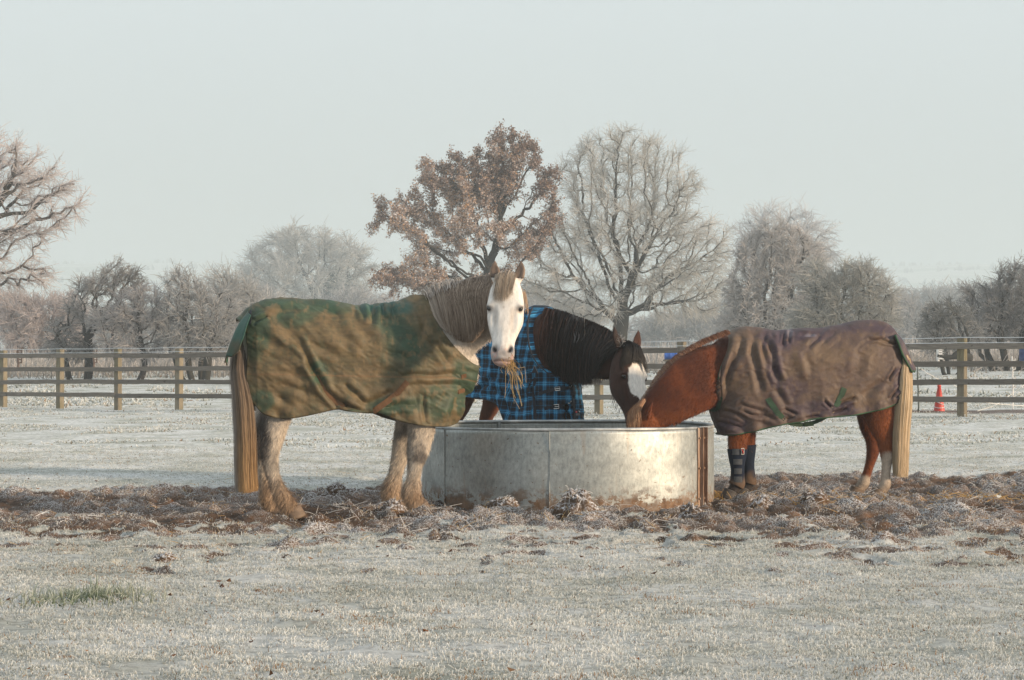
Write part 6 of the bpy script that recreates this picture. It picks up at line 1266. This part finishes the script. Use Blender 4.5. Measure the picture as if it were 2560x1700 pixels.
hair([LB([(1425, 950, 18.76), (1460, 946, 18.68), (1505, 940, 18.55)]), LB([(1427, 964, 18.76), (1461, 958, 18.68), (1503, 952, 18.55)]), LB([(1429, 978, 18.76), (1462, 968, 18.68), (1502, 960, 18.55)])], 260, .0035, np.array([.05, .028, .02]), bayh, mane_m, 'throat_hair', 6, .008, (0, -1, 0), .6)
hair([FC_ for FC_ in ([H(-.84, -.03, 1.25), H(-.86, 0, 1.27), H(-.84, .03, 1.25)], [H(-.95, -.05, 1.1), H(-.98, 0, 1.1), H(-.95, .05, 1.1)], [H(-.98, -.08, .8), H(-1.02, 0, .8), H(-.98, .08, .8)], [H(-.97, -.08, .35), H(-1.0, 0, .33), H(-.97, .08, .35)])], 1200, .008, np.array([.014, .010, .009]), bayh, mane_m, 'tail', 10, .012, (0, -1, 0), .15)
# plaid rug
Tb = np.array([(-.90, 1.22), (-.885, 1.34), (-.82, 1.44), (-.7, 1.50), (-.5, 1.525), (-.2, 1.50), (.05, 1.49), (.2, 1.515), (.33, 1.545), (.40, 1.50), (.46, 1.38), (.52, 1.24), (.60, 1.06), (.675, .92)])
Bb = np.array([(-.90, .86), (-.8, .80), (-.5, .77), (-.2, .755), (.02, .74), (.14, .70), (.22, .60), (.28, .50), (.36, .45), (.50, .44), (.70, .44)])
Rb = np.array([(.675, .92), (.70, .80), (.70, .65), (.72, .52), (.735, .44)]); Lb = np.array([(-.90, 1.22), (-.91, 1.1), (-.91, .98), (-.90, .86)])
Wb_ = [(-.95, .10), (-.86, .21), (-.75, .27), (-.45, .31), (-.1, .33), (.2, .31), (.40, .285), (.55, .275), (.7, .265), (.8, .26)]
zt_all = np.array([(-.9, 1.24), (-.82, 1.445), (-.7, 1.505), (-.5, 1.53), (-.2, 1.505), (.05, 1.495), (.2, 1.52), (.33, 1.55), (.45, 1.56), (.6, 1.5), (.8, 1.4)])
plaid = NT('blue_plaid'); pa = plaid.n('ShaderNodeAttribute', attribute_name='uvw').outputs['Vector']; sp_ = plaid.n('ShaderNodeSeparateXYZ'); plaid.l(pa, sp_.inputs[0])
def band(sock):
    f = plaid.math('FRACT', plaid.math('MULTIPLY', plaid.math('ADD', sock, 10.0), 1/.118))
    return plaid.ramp(f, [(0, .06), (.05, .06), (.055, .62), (.17, .62), (.175, 1.7), (.20, 1.7), (.205, .62), (.30, .62), (.305, 1.7), (.33, 1.7), (.335, .62), (.44, .62), (.445, .05), (.68, .05), (.685, .9), (.705, .9), (.71, .05), (1, .05)], 'CONSTANT')
av = plaid.math('MULTIPLY', plaid.math('ADD', band(sp_.outputs['X']), band(sp_.outputs['Y'])), .5)
pc = plaid.ramp(av, [(.0, (.006, .008, .014)), (.12, (.008, .014, .024)), (.38, (.009, .060, .12)), (.62, (.014, .13, .27)), (.9, (.035, .25, .47)), (1.0, (.09, .38, .64))])
mudn = plaid.ramp(plaid.noise(5, 5, .65, plaid.coord('Object')), [(.55, 0), (.75, .45)]); pc = plaid.mix(mudn, pc, (.045, .035, .028))
plaid.bump(plaid.noise(140, 3, .6, plaid.coord('Object')), .2, .002); plaid.set(Base_Color=pc, Roughness=.75, Specular_IOR_Level=.25)
rugb = Rug(Tb, Bb, Lb, Rb, Wb_, zt_all, 1.08, 2.2, .06, .20)
def bs(p, sg=1): a_, b_ = fb.src(H(*p)); return a_, b_
def fold3(x0, z0, x1, z1, w_, a_):   # folds given on the side of the rug in metres
    y0 = rugb.lat(np.array([x0]), np.array([z0]))[0]; y1 = rugb.lat(np.array([x1]), np.array([z1]))[0]; return (*bs((x0, -y0, z0)), *bs((x1, -y1, z1)), w_, a_)
FBd = [fold3(.30, 1.3, .12, .95, 7, -.018), fold3(.15, .95, -.2, .80, 7, -.018), fold3(.20, .88, .32, .60, 6, -.022), (1262, 930, 1290, 1000, 7, -.020), (1290, 900, 1330, 960, 8, -.014), (1320, 960, 1350, 1040, 6, -.016), (1215, 960, 1262, 990, 6, -.016), (1352, 860, 1402, 940, 8, -.014), (1405, 985, 1440, 1045, 5, -.014), (1380, 995, 1372, 1045, 5, .010)]
rugb.build(fb, -1, FBd, lambda a, b, V: np.tile([.02, .08, .16], (len(V), 1)), bayh, plaid.m, .007, 33, bvh=bvb); ro = rugb.obj
navy_m = plain('navy_webbing', (.006, .008, .016), .75, 0, .3, 30, .2)
for k in ('hem', 'hem_far', 'rear'): piping(rugb.edge(k), .007, 'hem_binding', navy_m, ro)
piping(rugb.near[0, int(rugb.nu*.68):], .008, 'neck_binding', navy_m, ro); fr_ = rugb.near[0, int(rugb.nu*.68):].copy(); fr_[:, 1] *= -1; piping(fr_, .008, 'neck_binding', navy_m, ro)
# both sides of the chest show: straps are laid on the finished surface wherever the viewer sees it
from mathutils.bvhtree import BVHTree
Aq = rugb.A; nr_, nu_c = Aq.shape[:2]; iq = (np.arange(nr_-1)[:, None]*nu_c+np.arange(nu_c-1)[None]).ravel(); bvr = BVHTree.FromPolygons([tuple(v) for v in Aq.reshape(-1, 3).tolist()], [tuple(q_) for q_ in np.stack([iq, iq+1, iq+nu_c+1, iq+nu_c], 1).tolist()])
def hit(sx, sy, off=.006):
    o3 = fb.loc(np.array([0, 0, CZ])); d3 = nrm(fb.d([(sx/2.5-CX)/FOC, 1, -(sy/2.5-HY)/FOC])); l, n_, i_, ds = bvr.ray_cast(o3.tolist(), d3.tolist())
    if l is None: return None
    n_ = np.array(n_); n_ = n_ if n_@d3 < 0 else -n_; return np.array(l)+n_*off, n_
def hstrap(pts, w_, name, mat, par, n=16, off=.006, th=.003):
    R_ = [hit(a, b, off) for a, b in cr(np.array(pts, float), n)]; R_ = [r for r in R_ if r is not None]
    if len(R_) < 4: return None
    P = np.array([r[0] for r in R_]); N = np.array([r[1] for r in R_]); P[1:-1] = (P[:-2]+P[1:-1]+P[2:])/3; return strap(P, N, w_, th, name, mat, par)
hstrap([(1336, 986), (1360, 980), (1390, 974), (1420, 970)], .028, 'chest_strap', navy_m, ro); hstrap([(1354, 1026), (1372, 1018), (1400, 1014), (1432, 1010)], .028, 'chest_strap', navy_m, ro)
hstrap([(1338, 944), (1334, 985), (1338, 1048)], .026, 'gusset_tape', navy_m, ro); hstrap([(1432, 965), (1432, 1000), (1436, 1048)], .030, 'front_edge_tape', navy_m, ro)
hstrap([(1338, 944), (1325, 958), (1318, 985)], .012, 'gusset_tape', navy_m, ro)
for a, b in ((1392, 973), (1390, 1016)):
    h_ = hit(a, b, .014)
    if h_: buckle(h_[0], fb.d([1, 0, .08]), h_[1], .042, .034, ro, buck_m)
for a, b in ((1424, 968), (1422, 1008)):
    h_ = hit(a, b, .012)
    if h_: m = MB(); m.tube(np.array([h_[0]+fb.d([-.02, 0, .002]), h_[0], h_[0]+fb.d([.012, -.01, .018])]), .004, 6); m.build('clip', buck_m, ro)
def patch(cx, cy, tri, mat, name, off):
    R_ = [hit(cx+a, cy+b, off) for a, b in tri]
    if None in R_: return
    P = np.array([r[0] for r in R_]); N = np.mean([r[1] for r in R_], 0); V = np.concatenate([P, P+N*.003]); n = len(P)
    Q = [[k, (k+1) % n, n+(k+1) % n, n+k] for k in range(n)]; T = [[n, n+k, n+k+1] for k in range(1, n-1)]; link(name, mesh_np(name, V, Q, T, None, False), mat, ro)
gr_m = plain('grey_piping', (.10, .10, .105), .7)
patch(1337, 925, [(0, -12), (9, 8), (-10, 8)], gr_m, 'shoulder_badge', .006); patch(1337, 925.5, [(0, -9), (6.8, 6.5), (-7.5, 6.5)], navy_m, 'shoulder_badge', .009)
patch(1440, 1031, [(-7, -7), (8, -7), (8, 8), (-7, 8)], gr_m, 'maker_label', .006); patch(1440, 1029, [(-6, -5), (7, -5), (7, 4), (-6, 4)], navy_m, 'maker_label', .009)
patch(1438, 1031, [(-1.6, -1.6), (1.6, -1.6), (1.6, 1.6), (-1.6, 1.6)], plain('label_red', (.5, .03, .03), .6), 'maker_label', .012); patch(1446, 1029, [(-3, -3), (-1.5, -3.4), (2.5, 1.5), (1, 2)], buck_m, 'maker_label', .012)
